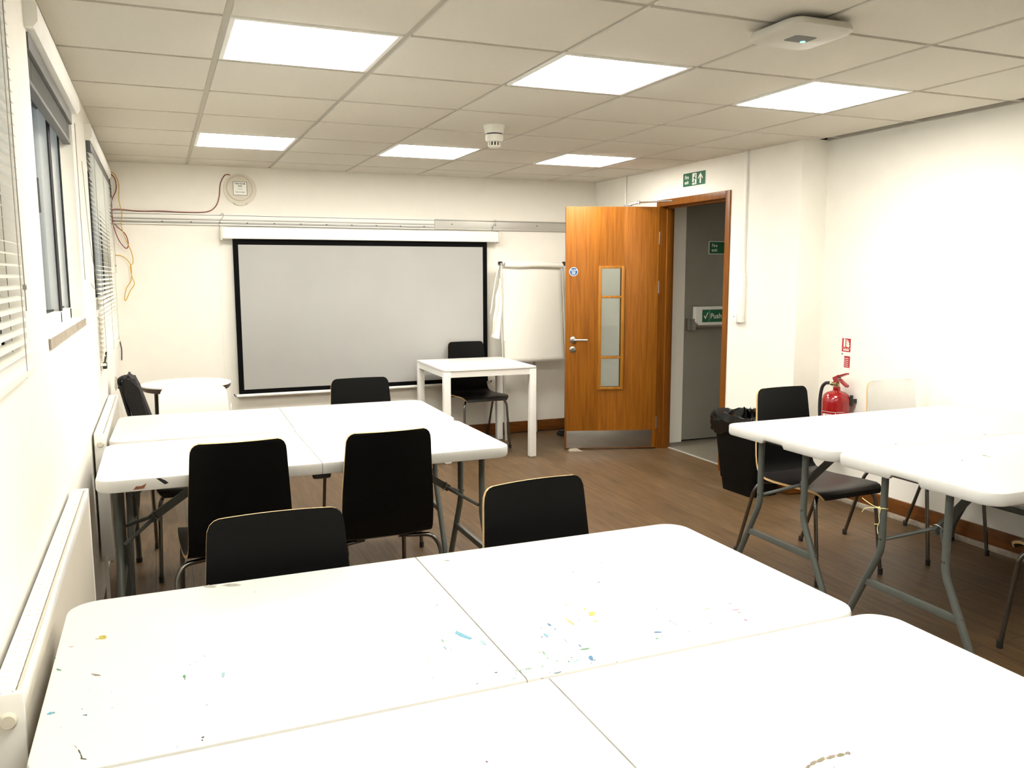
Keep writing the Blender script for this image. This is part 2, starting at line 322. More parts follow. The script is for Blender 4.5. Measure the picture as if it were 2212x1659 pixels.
SPLAT_B=[(0.3678,-5.6971,0.0105,-0,-0.0009,-0.0024,'pcyan'),(0.3554,-5.6926,0.001,-0.0004,-0.0007,-0.0015,'navy'),(0.1539,-5.9067,0.0015,-0.0025,-0.0011,-0.0015,'maroon'),(0.4846,-5.7044,0.0013,-0.0006,-0.0009,-0.0015,'black'),(0.3335,-5.7081,0.0023,-0.001,-0.0009,-0.002,'grey'),(-0.2585,-5.6911,0.0013,0.0006,0.0002,-0.0011,'grey'),(0.573,-6.0967,0.0068,0.0015,-0.0015,-0.0034,'tan'),(0.5872,-6.0926,0.0102,0.0018,-0.002,-0.0039,'tan'),(0.6026,-6.0907,0.0097,0.0008,-0.0026,-0.0042,'olive2'),(0.6195,-6.0909,0.0105,0.0003,-0.0032,-0.0047,'tan'),(0.6378,-6.0919,0.0092,-0.0003,-0.0031,-0.0042,'olive2'),(0.6504,-6.0924,0.0064,0.0002,-0.0022,-0.0031,'tan'),(0.6521,-6.0947,-0.0003,-0.0022,-0.0038,-0.0018,'grey'),(0.6057,-6.1127,0.0015,-0.0006,-0.001,-0.0011,'grey')]
SPLAT_R1=[(2.5304,-4.4279,0.006,-0.0026,-0.0087,-0.0081,'pink'),(2.5025,-4.4209,0.0023,-0.001,-0.0031,-0.0029,'grey'),(3.0474,-4.433,0.012,-0.0052,-0.0046,-0.0037,'olive2'),(2.984,-4.3942,0.0039,-0.0017,-0.003,-0.0025,'grey'),(2.3579,-4.4249,0.0042,-0.0018,-0.0029,-0.0028,'pink'),(3.3412,-4.1639,0.0033,-0.0014,-0.0037,-0.0029,'grey'),(3.0263,-4.4277,0.003,-0.0013,-0.0031,-0.0024,'grey')]
SPLAT_R2=[(2.6606,-4.7339,0.0036,-0.0115,-0.0111,-0.0083,'pgreen'),(2.6559,-4.7568,0.0092,-0.004,-0.0048,-0.0037,'pgreen'),(2.5097,-4.7597,0.0047,-0.002,-0.005,-0.0041,'black'),(2.9394,-4.4948,0.0047,-0.002,-0.0036,-0.0029,'grey'),(2.8243,-4.5241,0.0037,-0.0016,-0.0028,-0.0022,'grey'),(2.2476,-4.9413,0.0012,-0.0005,-0.0023,-0.0019,'grey')]
# ---------------------------------------------------------------- room dimensions (metres)
H = 2.27
XL, XR1, XR2, YF = -.545, 3.50, 3.71, -8.6
STEP = -2.70
WIN = [(-6.35, -4.66), (-4.25, -2.95), (-2.17, -.35)]
WZ0, WZ1 = 1.25, 2.10
DY0, DY1, DZ = -2.0, -1.05, 2.02     # doorway hole in the right wall

bm = BM(); box(bm, -.9, 3.6, YF - .2, .2, -.05, 0); box(bm, 3.6, 3.9, YF - .2, STEP, -.05, 0)
struct('floor', bm, M['floor'], 'brown wood plank floor of the room', 'floor')

bm = BM(); box(bm, -.9, 3.62, 0, .15, 0, H)
struct('wall_back', bm, M['wall'], 'white painted back wall behind the projector screen', 'wall')
bm = BM(); box(bm, -.9, 3.9, YF - .15, YF, 0, H)
struct('wall_front', bm, M['wall'], 'white painted wall behind the viewer', 'wall')
bm = BM()
T = -.80
box(bm, T, XL, YF, 0, 0, WZ0)
ys = [YF] + [v for w in WIN for v in w] + [0]
for a, b in zip(ys[::2], ys[1::2]): box(bm, T, XL, a, b, WZ0, WZ1)
box(bm, T, XL, YF, 0, WZ1, H)
struct('wall_left', bm, M['wall'], 'white window wall on the left', 'wall')
bm = BM()
box(bm, XR1, XR1 + .13, DY1, 0, 0, H); box(bm, XR1, XR1 + .13, STEP, DY0, 0, H); box(bm, XR1, XR1 + .13, DY0, DY1, DZ, H)
box(bm, XR1 + .13, XR2 + .12, STEP, STEP + .1, 0, H)
box(bm, XR2, XR2 + .12, YF, STEP, 0, H)
struct('wall_right', bm, M['wall'], 'white right wall with the doorway and a shallow step', 'wall')

# suspended ceiling: dark void, lay-in tiles sitting a little below the bars
X = [XL + .001] + [.6 * i for i in range(7)] + [XR2]
Yg = [0]; y = -.407
while y > YF: Yg.append(y); y -= .6
Yg.append(YF)
LIGHTS = [(i, k) for k in (2, 6, 10) for i in (1, 3, 5) if (i, k) != (5, 10)]
bm = BM()
box(bm, -.9, 3.9, YF - .15, .15, H + .02, H + .06, 2)
for i in range(len(X) - 1):
    for k in range(len(Yg) - 1):
        if (i, k) in LIGHTS: continue
        x0, x1, y1, y0 = X[i], X[i + 1], Yg[k], Yg[k + 1]
        if x0 >= XR2 - .12: continue
        g = .012
        a = 0 if i == 0 else g; b = g
        if x1 - x0 < .05 or y1 - y0 < .05: continue
        box(bm, x0 + a, x1 - b, y0 + (0 if k == len(Yg) - 2 else g), y1 - (0 if k == 0 else g), H - .008, H + .012, 0, .002)
for x in X[1:-1]: box(bm, x - .012, x + .012, YF, 0, H - .001, H + .02, 1)
for y in Yg[1:-1]: box(bm, XL, XR2, y - .012, y + .012, H - .0005, H + .02, 1)
box(bm, XL, XL + .02, YF, 0, H - .004, H + .02, 1); box(bm, XR2 - .02, XR2, YF, STEP, H - .004, H + .02, 1)
box(bm, XR1 - .02, XR1, STEP, 0, H - .004, H + .02, 1); box(bm, XL, XR1, -.02, 0, H - .004, H + .02, 1)
struct('ceiling', bm, [M['tile'], M['tbar'], M['void']], 'suspended ceiling of square beige tiles in a metal grid', 'ceiling')

# skirting
bm = BM(); box(bm, XL, XR1 - .02, -.018, 0, .008, .105, 0, .003); box(bm, XL, XR1 - .018, -.012, 0, 0, .02, 1)
struct('baseboard_back', bm, [M['skirt'], M['blackmetal']], 'brown wooden skirting along the back wall', 'skirting')
bm = BM(); box(bm, XR2 - .018, XR2, YF, STEP, .03, .115, 0, .003); box(bm, XR2 - .03, XR2, YF, STEP, 0, .03, 1, .004)
box(bm, XR1 - .018, XR1, STEP, DY0 - .001, .004, .105, 0, .003); box(bm, XR1 - .018, XR2 - .019, STEP - .018, STEP, .004, .105, 0, .003)
struct('baseboard_right', bm, [M['skirt'], M['sill']], 'brown wooden skirting along the right wall', 'skirting')

# ---------------------------------------------------------------- corridor beyond the door
CY = -.95
bm = BM(); box(bm, 3.6, 5.2, -3.0, 0.1, -.05, -.002)
struct('floor_corridor', bm, M['corrfloor'], 'grey brown corridor floor beyond the doorway', 'floor')
bm = BM(); box(bm, 3.598, 3.622, -1.95, -1.105, -.001, .004, 0, .001)
struct('trim_2', bm, M['alu'], 'thin metal threshold strip in the doorway', 'trim')
bm = BM(); box(bm, 3.63, 3.845, CY, CY + .1, 0, 2.4); box(bm, 4.76, 5.2, CY, CY + .1, 0, 2.4); box(bm, 3.845, 4.76, CY, CY + .1, 2.05, 2.4); box(bm, 3.63, 5.2, CY + .1, CY + .14, 0, 2.4)
struct('wall_corridor_end', bm, M['wall'], 'white end wall of the corridor around the grey door', 'wall')
bm = BM(); box(bm, 5.1, 5.2, -3.0, CY, 0, 2.4); box(bm, XR2 + .12, 5.2, -3.1, -3.0, 0, 2.4)
struct('wall_corridor_side', bm, M['wall'], 'white side wall of the corridor', 'wall')
bm = BM(); box(bm, 3.62, 5.2, -3.1, 0, 2.4, 2.45)
struct('ceiling_corridor', bm, M['tile'], 'corridor ceiling beyond the doorway', 'ceiling')

d2 = thing('door_2', 'grey painted fire exit door at the end of the corridor', 'door', (3.85, CY + .035, 0), kind='structure')
bm = BM(); box(bm, .0, .905, -.02, .02, .012, 2.045, 0, .002); obj('door_leaf', bm, M['greydoor'], d2)
bm = BM()
box(bm, .06, .86, -.085, -.03, .985, 1.035, 0, .004); box(bm, .015, .075, -.09, -.02, .96, 1.06, 0, .006)
obj('panic_bar', bm, M['steel'], d2)
pb = thing('push_bar_sign', 'green and white push bar sign on the grey corridor door', 'sign', mtx=on_back(3.915, CY - .068, 1.005))
bm = BM(); prism(bm, [(0, .03), (.035, 0), (.72, 0), (.72, .155), (0, .155)], -.045, .0); obj('plate', bm, M['signwhite'], pb, smooth=0)
bm = BM(); prism(bm, rrect(.064, .66, .024, .13, .004), 0, .0008); obj('panel', bm, M['signgreen'], pb, smooth=0)
text('lettering', 'Push bar to open', .062, (.145, .055, .001), M['signwhite'], pb, bold=.0007)
bm = BM(); prism(bm, [(.078, .075), (.085, .082), (.095, .066), (.118, .108), (.124, .104), (.096, .05)], .001, .0016); box(bm, .1345, .136, .026, .128, .001, .0014)
obj('tick', bm, M['signwhite'], pb, smooth=0)

def exit_sign(name, label, mtx, w, h, arrow):
    s = thing(name, label, 'sign', mtx=mtx)
    bm = BM(); prism(bm, rrect(-.006, w + .006, -.006, h + .006, .004), 0, .003); obj('plate', bm, M['signwhite'], s, smooth=0)
    bm = BM(); prism(bm, rrect(0, w, 0, h, .004), .003, .0037); obj('panel', bm, M['signgreen'], s, smooth=0)
    text('lettering', 'Fire\nexit', h * .40, (w * .075, h * .56, .004), M['signwhite'], s, sx=.86 if arrow else .95, bold=.0006)
    q = w * (.42 if arrow else .55)
    bm = BM(); box(bm, q, q + h * .55, h * .08, h * .92, .0038, .0042)
    obj('pictogram', bm, M['signwhite'], s, smooth=0)
    bm = BM(); k = h * .55
    P = lambda pts: prism(bm, [(q + a * k, h * .08 + b * h * .84) for a, b in pts], .0043, .0047)
    P([(.55, .80), (.66, .92), (.80, .86), (.76, .74), (.62, .72)])
    P([(.30, .62), (.62, .74), (.74, .66), (.62, .38), (.46, .36), (.50, .56), (.24, .50)])
    P([(.46, .40), (.62, .38), (.74, .06), (.60, .03), (.50, .24)])
    P([(.46, .40), (.52, .28), (.28, .12), (.02, .14), (.02, .22), (.24, .22)])
    P([(.66, .62), (.94, .50), (.92, .43), (.64, .52)])
    obj('running_figure', bm, M['signgreen'], s, smooth=0)
    if arrow:
        bm = BM(); c = w * .78; a = h * .30
        prism(bm, [(c, h * .88), (c + a, h * .54), (c + a, h * .42), (c + a * .28, h * .64), (c + a * .28, h * .12), (c - a * .28, h * .12), (c - a * .28, h * .64), (c - a, h * .42), (c - a, h * .54)], .0038, .0042)
        obj('arrow', bm, M['signwhite'], s, smooth=0)
    return s
exit_sign('fire_exit_sign', 'green fire exit sign with an up arrow above the open doorway', on_right(XR1, -1.405, 2.092), .285, .098, True)
exit_sign('fire_exit_sign', 'green fire exit sign on the grey door in the corridor', on_back(4.09, CY + .014, 1.606), .30, .098, False)

# ---------------------------------------------------------------- open oak door and its frame
bm = BM()
box(bm, XR1 - .012, XR1 + .125, DY1 - .055, DY1, 0, DZ, 0, .004); box(bm, XR1 - .012, XR1 + .125, DY0, DY0 + .05, 0, DZ, 0, .004)
box(bm, XR1 - .0115, XR1 + .1245, DY0 + .0505, DY1 - .0555, DZ - .052, DZ, 0, .003)
box(bm, XR1 + .05, XR1 + .10, DY1 - .07, DY1 - .05, 0, DZ - .05, 0, .002); box(bm, XR1 + .05, XR1 + .10, DY0 + .048, DY0 + .062, 0, DZ - .05, 0, .002)
box(bm, XR1 + .05, XR1 + .10, DY0 + .05, DY1 - .05, DZ - .066, DZ - .05, 0, .002)
struct('trim_1', bm, M['frame'], 'orange brown wooden door frame around the doorway', 'door frame')

hx, hy = 3.485, -1.105; fx, fy = 2.772, -.862
W = math.hypot(hx - fx, hy - fy); ux, uy = (hx - fx) / W, (hy - fy) / W
d1 = thing('door_1', 'open oak veneer fire door with a glazed slot and steel kick plate', 'door', mtx=frame_mtx((ux, uy, 0), (0, 0, 1), (uy, -ux, 0), (fx, fy, 0)), kind='structure')
LH0, LH1 = .010, 1.968
gx0, gx1, gz0, gz1 = .270, .470, .50, 1.50
bm = BM()
box(bm, 0, gx0, LH0, LH1, -.044, 0, 0, .0015); box(bm, gx1, W, LH0, LH1, -.044, 0, 0, .0015)
box(bm, gx0, gx1, LH0, gz0, -.0438, -.0002); box(bm, gx0, gx1, gz1, LH1, -.0438, -.0002)
obj('door_leaf', bm, M['oak'], d1)
bm = BM(); t = .020
for n0, n1 in ((-.003, .010), (-.054, -.041)):
    box(bm, gx0 - .006, gx0 + t, gz0, gz1, n0, n1, 0, .003); box(bm, gx1 - t, gx1 + .006, gz0, gz1, n0, n1, 0, .003)
    for z in (gz0, gz1 - t, 1.242, .752): box(bm, gx0 + t, gx1 - t, z, z + t, n0, n1, 0, .003)
obj('glazing_bead', bm, M['bead'], d1)
for z0, z1 in ((gz0 + t, .752), (.752 + t, 1.242), (1.242 + t, gz1 - t)):
    bm = BM(); box(bm, gx0 + .012, gx1 - .012, z0 - .006, z1 + .006, -.026, -.020); obj('vision_pane', bm, M['dglass'], d1, smooth=0)
bm = BM(); box(bm, .012, W - .03, .016, .158, 0, .0016, 0, .0006); obj('kick_plate', bm, M['steel'], d1)
bm = BM()
lathe(bm, [(.026, 0), (.026, .007), (.023, .009)], (.060, .908, 0), 24)
h = bend([(.060, .908, .008), (.060, .908, .048), (.172, .907, .048)], .02); tube(bm, h, .0085, 12)
obj('door_handle', bm, M['steel'], d1)
bm = BM(); lathe(bm, [(.025, 0), (.025, .007), (.022, .009)], (.058, .830, 0), 24); lathe(bm, [(.008, .009), (.008, .012)], (.058, .834, 0), 14); box(bm, .0545, .0615, .815, .83, .009, .012)
obj('lock_escutcheon', bm, M['steel'], d1)
for z in (1.72, 1.33, .22):
    bm = BM(); tube(bm, [(W + .003, z - .05, -.006), (W + .003, z + .05, -.006)], .007, 10); box(bm, W - .022, W + .0005, z - .05, z + .05, -.040, -.010)
    obj('hinge', bm, M['steel'], d1)
bm = BM()
pa, pe, pc = (.50, LH1 + .012, -.02), (.575, LH1 + .030, .03), (W + .02, LH1 + .018, .33)
tube(bm, [pa, pe], .007, 8); tube(bm, [pe, pc], .006, 8); lathe(bm, [(.012, -.012), (.012, .012)], pe, 12, axis='Y')
box(bm, .47, .53, LH1 - .001, LH1 + .016, -.036, -.008)
obj('closer_arm', bm, M['steel'], d1)
sg = thing('fire_door_sign', 'round blue fire door keep shut sign on the oak door', 'sign', mtx=d1.matrix_world @ Matrix.Translation((.062, 1.455, .0003)))
bm = BM(); lathe(bm, [(.035, 0), (.035, .0012)], seg=36); obj('disc', bm, M['signwhite'], sg, smooth=0)
bm = BM(); lathe(bm, [(.0315, .0012), (.0315, .0018)], seg=36); obj('panel', bm, M['signblue'], sg, smooth=0)
text('lettering', 'Fire door\nkeep\nshut', .0155, (0, .0085, .0019), M['signwhite'], sg, 'CENTER', bold=.0003)

# ---------------------------------------------------------------- windows and blinds
MW = .02
def window(i, y0, y1, mull):
    w = thing('window_%d' % (i + 1), ['white framed window nearest the viewer behind a lowered blind', 'white framed middle window with its blind raised', 'white framed far window near the back wall corner'][i], 'window', (0, 0, 0), kind='structure')
    x0, x1 = -.665, -.592
    bm = BM(); f = .055
    box(bm, x0, x1, y0, y1, WZ0, WZ0 + f, 0, .005); box(bm, x0, x1, y0, y1, WZ1 - f, WZ1, 0, .005)
    for y in (y0, y1 - f): box(bm, x0, x1, y, y + f, WZ0, WZ1, 0, .005)
    for y in mull: box(bm, x0, x1, y - MW, y + MW, WZ0, WZ1, 0, .004)
    obj('window_frame', bm, M['pvc'], w)
    bm = BM(); ed = [y0 + f] + [v for m_ in mull for v in (m_ - MW, m_ + MW)] + [y1 - f]
    for y in ed: box(bm, x1 - .004, x1 + .002, y - .012, y + .012, WZ0 + f, WZ1 - f)
    for a, b in zip(ed[::2], ed[1::2]):
        box(bm, x1 - .03, x1 - .022, a, b, WZ0 + f - .002, WZ0 + f + .006); box(bm, x1 - .03, x1 - .022, a, b, WZ1 - f - .006, WZ1 - f + .002)
    obj('gasket', bm, M['gasket'], w)
    for a, b in zip(ed[::2], ed[1::2]):
        bm = BM(); box(bm, x1 - .036, x1 - .03, a, b, WZ0 + f, WZ1 - f); obj('pane', bm, M['glass'], w, smooth=0)
    bm = BM(); box(bm, T - .02, XL + .004, y0, y1, WZ0 - .02, WZ0 + .012, 0, .003); box(bm, XL - .004, XL + .006, y0, y1, WZ0 - .022, WZ0 + .008, 1)
    obj('window_sill', bm, [M['pvc'], M['pvc'] if i != 1 else M['sill']], w)  # front edge of the middle sill is tan, the others white
    bm = BM(); hy = y0 + .11
    box(bm, x1, x1 + .010, hy, hy + .020, 1.62, 1.74, 0, .003); box(bm, x1 + .010, x1 + .034, hy + .004, hy + .014, 1.70, 1.715); box(bm, x1 + .028, x1 + .040, hy + .002, hy + .014, 1.62, 1.72, 0, .003)
    obj('window_handle', bm, M['blindgrey'], w)
    return w
window(0, *WIN[0], [-5.5]); window(1, *WIN[1], [-3.36]); window(2, *WIN[2], [-1.3])

def blind(label, y0, y1, zb, raised, cordz, bx=-.565):
    b = thing('venetian_blind', label, 'blind', (bx, 0, 0), group='venetian blinds at the left windows')
    dx = -.565 - bx; bm = BM(); prof = [(x + dx, z) for x, z in [(.054, 2.12), (.054, 2.165), (.048, 2.18), (.020, 2.18), (.020, 2.104), (.042, 2.104)]]
    va = [bm.verts.new((x, y0 - .03, z)) for x, z in prof]; vb = [bm.verts.new((x, y1 + .03, z)) for x, z in prof]
    bm.faces.new(va); bm.faces.new(vb[::-1])
    for i in range(6): bm.faces.new((va[i], va[(i + 1) % 6], vb[(i + 1) % 6], vb[i]))
    obj('pelmet', bm, M['white'], b, smooth=0)
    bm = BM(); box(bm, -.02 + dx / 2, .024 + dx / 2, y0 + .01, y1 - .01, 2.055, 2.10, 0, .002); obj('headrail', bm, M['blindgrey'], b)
    bm = BM()
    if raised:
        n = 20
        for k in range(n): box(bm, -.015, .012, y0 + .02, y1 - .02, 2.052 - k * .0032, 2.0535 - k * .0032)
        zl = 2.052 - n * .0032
    else:
        zl = zb; z = 2.045
        while z > zb + .02:
            va = [bm.verts.new((x, y, z + dz)) for y in (y0 + .015, y1 - .015) for x, dz in ((-.0118, .0042), (-.004, .0020), (.004, -.0002), (.0118, -.0032))]
            for k in range(3): bm.faces.new((va[k], va[k + 1], va[k + 5], va[k + 4]))
            z -= .0243
    o = obj('slats', bm, M['blindgrey' if raised else 'slat'], b, smooth=60)  # raised slats and bottom rail get the dark grey as painted-in shade
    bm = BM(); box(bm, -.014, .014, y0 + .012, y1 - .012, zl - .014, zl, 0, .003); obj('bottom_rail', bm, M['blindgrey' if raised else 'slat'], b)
    ly = [y0 + .13, y1 - .13] if y1 - y0 < 1.4 else [y0 + .13, (y0 + y1) / 2, y1 - .13]
    for y in ly:
        bm = BM(); tube(bm, bend([(.0125, y, 2.06), (.0125, y, zl - .016), (-.0125, y, zl - .016), (-.0125, y, 2.06)], .004, 2), .0009, 5)
        obj('ladder_cord', bm, M['cord'], b)
    bm = BM(); yc = y1 - .02 if bx < -.55 else y1 - (.10 if y1 < -4 else .02)
    cx_ = .034 if bx < -.55 else .016
    tube(bm, [(cx_, yc, 2.06), (cx_ - .001, yc + .004, 1.7), (cx_, yc, cordz)], .0015, 6)
    if not raised: lathe(bm, [(.002, 0), (.004, -.003), (.0045, -.010), (.002, -.014)], (cx_, yc, cordz + .06), 10)
    obj('pull_cord', bm, M['cord'], b)
    if zb and zb < 1.1:
        bm = BM(); box(bm, -.004, .016, y0 + .02, y0 + .05, zl - .030, zl + .004, 0, .004); tube(bm, [(.006, y0 + .035, zl), (.012, y0 + .10, zl + .05)], .005, 6); obj('end_clip', bm, M['rubber'], b)
    return b
blind('white slatted blind hanging down at the window nearest the viewer', WIN[0][0], WIN[0][1] - .045, 1.228, False, 1.36, -.540)
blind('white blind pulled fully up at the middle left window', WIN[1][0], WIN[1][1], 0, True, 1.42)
blind('white slatted blind hanging down at the far left window', WIN[2][0], WIN[2][1], .985, False, 1.45, -.530)
bm = BM(); tube(bm, spline([(-.537, -2.62, 1.95), (-.53, -2.55, 1.6), (-.52, -2.44, 1.42), (-.522, -2.36, 1.37), (-.53, -2.42, 1.37), (-.537, -2.55, 1.40)]), .0013, 6)
tag(obj('cord_loop', bm, M['cord']), 'thin looped blind cord hanging beside the middle window', 'cord')

# outdoors: pale yard and neighbouring wall, seen only through the panes
bm = BM(); box(bm, -9, -.85, -14, 8, -.3, -.2); tag(obj('ground_outside', bm, M['ground']), 'pale ground outside the windows', 'ground', kind='structure')

# ---------------------------------------------------------------- radiators
def radiator(label, y0, y1, g):
    r = thing('radiator', label, 'radiator', (XL, 0, 0), group=g)
    zt, zb = .765, .19
    bm = BM(); box(bm, .040, .056, y0, y1, zb, zt - .006, 0, .006)
    k = int((y1 - y0) / .04)
    obj('front_panel', bm, M['radiator'], r)
    bm = BM(); box(bm, .012, .018, y0 + .01, y1 - .01, zb + .02, zt - .02, 0, .002); obj('rear_panel', bm, M['radiator'], r)
    bm = BM(); box(bm, .010, .044, y0, y1, zt - .009, zt - .0045)
    for x in (.010, .024, .040): box(bm, x, x + .004, y0, y1, zt - .008, zt, 0, .001)
    y = y0 + .02
    while y < y1 - .02: box(bm, .010, .044, y, y + .006, zt - .006, zt - .002); y += .026
    box(bm, .052, .058, y0, y1, zt - .03, zt, 0, .0025)
    obj('top_grille', bm, M['white'], r)
    for y in (y0, y1 - .006):
        bm = BM(); box(bm, .010, .058, y - .003, y + .009, zb + .01, zt, 0, .004); obj('end_cover', bm, M['white'], r)
    bm = BM(); lathe(bm, [(.014, 0), (.014, -.004), (.011, -.009)], (.034, y0 - .003, zt - .045), 20, axis='Y'); obj('end_cap', bm, M['cream'], r)
    for y in (y0 + .12, y1 - .12):
        bm = BM(); box(bm, .003, .014, y, y + .03, .3, .7); obj('bracket', bm, M['white'], r)
    for ya, yb_ in ((y1, y1 + .05), (y0, y0 - .05)):
        bm = BM(); tube(bm, bend([(.030, ya, .22), (.030, yb_, .22), (.030, yb_, .0)], .02), .008, 10); obj('pipe', bm, M['white'], r)
radiator('white radiator nearest the viewer under the left windows', -5.46, -4.03, 'radiators under the left windows')
radiator('white radiator further back beside the middle tables', -3.02, -1.74, 'radiators under the left windows')

# ---------------------------------------------------------------- ceiling fittings
LBL = {(1, 2): 'left square light panel in the back row near the router disc', (3, 2): 'middle square light panel in the back row by the smoke detector', (5, 2): 'right square light panel in the back row near the doorway',
       (1, 6): 'large square light panel at the left of the front row', (3, 6): 'middle square light panel in the front row', (5, 6): 'right square light panel in the front row near the step in the wall',
       (1, 10): 'square light panel overhead at the left above the viewer', (3, 10): 'square light panel overhead in the middle above the viewer', (5, 10): 'square light panel overhead at the right beside the viewer'}
for i, k in LIGHTS:
    x0, x1, y1, y0 = X[i], X[i + 1], Yg[k], Yg[k + 1]
    L_ = thing('ceiling_light', LBL[(i, k)], 'ceiling light', ((x0 + x1) / 2, (y0 + y1) / 2, H), group='square ceiling light panels')
    bm = BM(); e, t = .288, .017
    for a in ((-e, e, -e, -e + t), (-e, e, e - t, e), (-e, -e + t, -e + t, e - t), (e - t, e, -e + t, e - t)): box(bm, *a, -.009, .012, 0, .002)
    obj('frame', bm, M['white'], L_)
    bm = BM(); box(bm, -e + t, e - t, -e + t, e - t, -.003, .004); obj('diffuser', bm, M['panel'], L_, smooth=0)

sd = thing('smoke_detector', 'white smoke detector on the ceiling in front of the middle light', 'smoke detector', (1.535, -2.45, H - .008))
bm = BM(); lathe(bm, [(.062, 0), (.060, -.008), (.052, -.040), (.050, -.044)]); obj('base', bm, M['detector'], sd)
bm = BM(); lathe(bm, [(.044, -.044), (.044, -.052)]); obj('gap_ring', bm, M['darkslot'], sd)
bm = BM(); lathe(bm, [(.050, -.051), (.050, -.078), (.044, -.088), (.036, -.090)]); obj('head', bm, M['detector'], sd)
bm = BM(); lathe(bm, [(.028, -.088), (.028, -.112)], mi=1); lathe(bm, [(.036, -.110), (.034, -.116), (.026, -.120)])
for k in range(12):
    a = 2 * PI * k / 12; tube(bm, [(.033 * math.cos(a), .033 * math.sin(a), -.088), (.033 * math.cos(a), .033 * math.sin(a), -.112)], .0045, 6)
obj('sensor_cage', bm, [M['detector'], M['darkslot']], sd)

ap = thing('wireless_access_point', 'flat rounded white access point on the ceiling with a green light', 'access point', (1.775, -4.63, H - .008))
bm = BM(); box(bm, -.07, .07, -.07, .07, -.018, 0, 0, .003); obj('mount', bm, M['darkslot'], ap)
bm = BM()
o0 = rrect(-.125, .125, -.125, .125, .045, 8); o1 = rrect(-.13, .13, -.13, .13, .05, 8); o2 = rrect(-.118, .118, -.118, .118, .04, 8)
rings = [[bm.verts.new((p[0], p[1], z)) for p in o] for o, z in ((o0, -.016), (o1, -.026), (o1, -.036), (o2, -.046))]
for a, b in zip(rings, rings[1:]):
    for k in range(len(a)): bm.faces.new((a[k], a[(k + 1) % len(a)], b[(k + 1) % len(a)], b[k]))
bm.faces.new(rings[0]); bm.faces.new(rings[-1][::-1])
obj('housing', bm, M['apshell'], ap)
bm = BM(); prism(bm, rrect(-.045, .045, -.035, .035, .012), -.0468, -.0462); obj('badge', bm, M['blindgrey'], ap, smooth=0)
bm = BM(); lathe(bm, [(.009, -.0475), (.009, -.0466)], (.03, .022, 0), 14); obj('indicator_light', bm, M['led'], ap)

# ---------------------------------------------------------------- back wall
rl = thing('display_rail', 'long aluminium display rail across the back wall above the screen', 'rail', (0, 0, 0))
bm = BM(); x0, x1 = -.53, 1.946
box(bm, x0, x1, -.008, 0, 1.815, 1.902, 0, .001); box(bm, x0, x1, -.022, -.006, 1.892, 1.902, 1, .002); box(bm, x0, x1, -.012, -.006, 1.862, 1.890, 1, .001)
box(bm, x0, x1, -.0165, -.006, 1.840, 1.851, 1, .002); box(bm, x0, x1, -.024, -.006, 1.815, 1.825, 1, .002)
for z in (1.8905, 1.8525, 1.8275): box(bm, x0, x1, -.0125, -.0078, z - .0012, z + .0012, 2)
x = -.2
while x < 1.9: box(bm, x, x + .012, -.0125, -.0078, 1.834, 1.840, 2); x += .205
obj('rail_section', bm, [M['alu'], M['white'], M['darkslot']], rl)
bm = BM(); x0, x1 = 1.950, 3.47
box(bm, x0, x1, -.008, 0, 1.815, 1.902, 0, .001); box(bm, x0, x1, -.020, -.006, 1.893, 1.902, 0, .002); box(bm, x0, x1, -.020, -.006, 1.815, 1.824, 0, .002)
for x in (2.1, 2.5, 2.9): box(bm, x, x + .01, -.009, -.0078, 1.858, 1.866, 1)
obj('rail_section', bm, [M['alu'], M['darkslot']], rl)

ps = thing('projector_screen', 'wide pull-down projector screen with black border hung from the rail', 'projector screen', (0, 0, 0))
bm = BM(); box(bm, .225, 2.50, -.10, -.035, 1.712, 1.800, 0, .008); obj('case', bm, M['white'], ps)
for x in (.212, 2.50):
    bm = BM(); box(bm, x, x + .014, -.108, -.03, 1.700, 1.806, 0, .004); obj('end_cap', bm, M['cream'], ps)
bm = BM()
def wave(x, z): return -.066 + .006 * math.sin(x * 2.1 + z * 1.3) * (1 - z / 1.8) + .004 * math.sin(x * 5 - z * 4) * (1 - z / 1.8)
nx, nz = 40, 24; gx = [.300, .340] + [.340 + (2.362 - .340) * i / nx for i in range(1, nx)] + [2.362, 2.402]; gz = [.498, .534] + [.534 + (1.668 - .534) * i / nz for i in range(1, nz)] + [1.668, 1.715]
V = [[[bm.verts.new((x, wave(x, z) + d, z)) for x in gx] for z in gz] for d in (0, .001)]
for d in (0, 1):
    for j in range(len(gz) - 1):
        for i in range(len(gx) - 1):
            f = bm.faces.new((V[d][j][i], V[d][j][i + 1], V[d][j + 1][i + 1], V[d][j + 1][i]))
            f.material_index = 1 if (i in (0, len(gx) - 2) or j in (0, len(gz) - 2)) else 0
me_o = obj('fabric', bm, [M['screenfab'], M['screenblk']], ps, smooth=60)
bm = BM(); tube(bm, [(.280, -.066, .487), (2.42, -.066, .487)], .013, 12); obj('bottom_bar', bm, M['white'], ps)
bm = BM(); tube(bm, bend([(.262, -.066, .505), (.268, -.066, .488), (.282, -.066, .487)], .01), .004, 6); obj('bar_hook', bm, M['blackmetal'], ps)
bm = BM(); tube(bm, bend([(2.418, -.066, .487), (2.432, -.066, .488), (2.438, -.066, .505)], .01), .004, 6); obj('bar_hook', bm, M['blackmetal'], ps)
for x in (.225, 2.48):
    bm = BM(); tube(bm, spline([(x - .005, -.03, 1.893), (x + .015, -.03, 1.906), (x + .02, -.032, 1.885), (x - .012, -.034, 1.84), (x - .014, -.05, 1.805), (x + .012, -.06, 1.792)]), .002, 6); obj('hanging_hook', bm, M['steel'], ps)
bm = BM(); tube(bm, spline([(.208, -.05, 1.70), (.200, -.03, 1.2), (.205, -.02, .62)]), .0014, 6); obj('pull_cord', bm, M['slat'], ps)

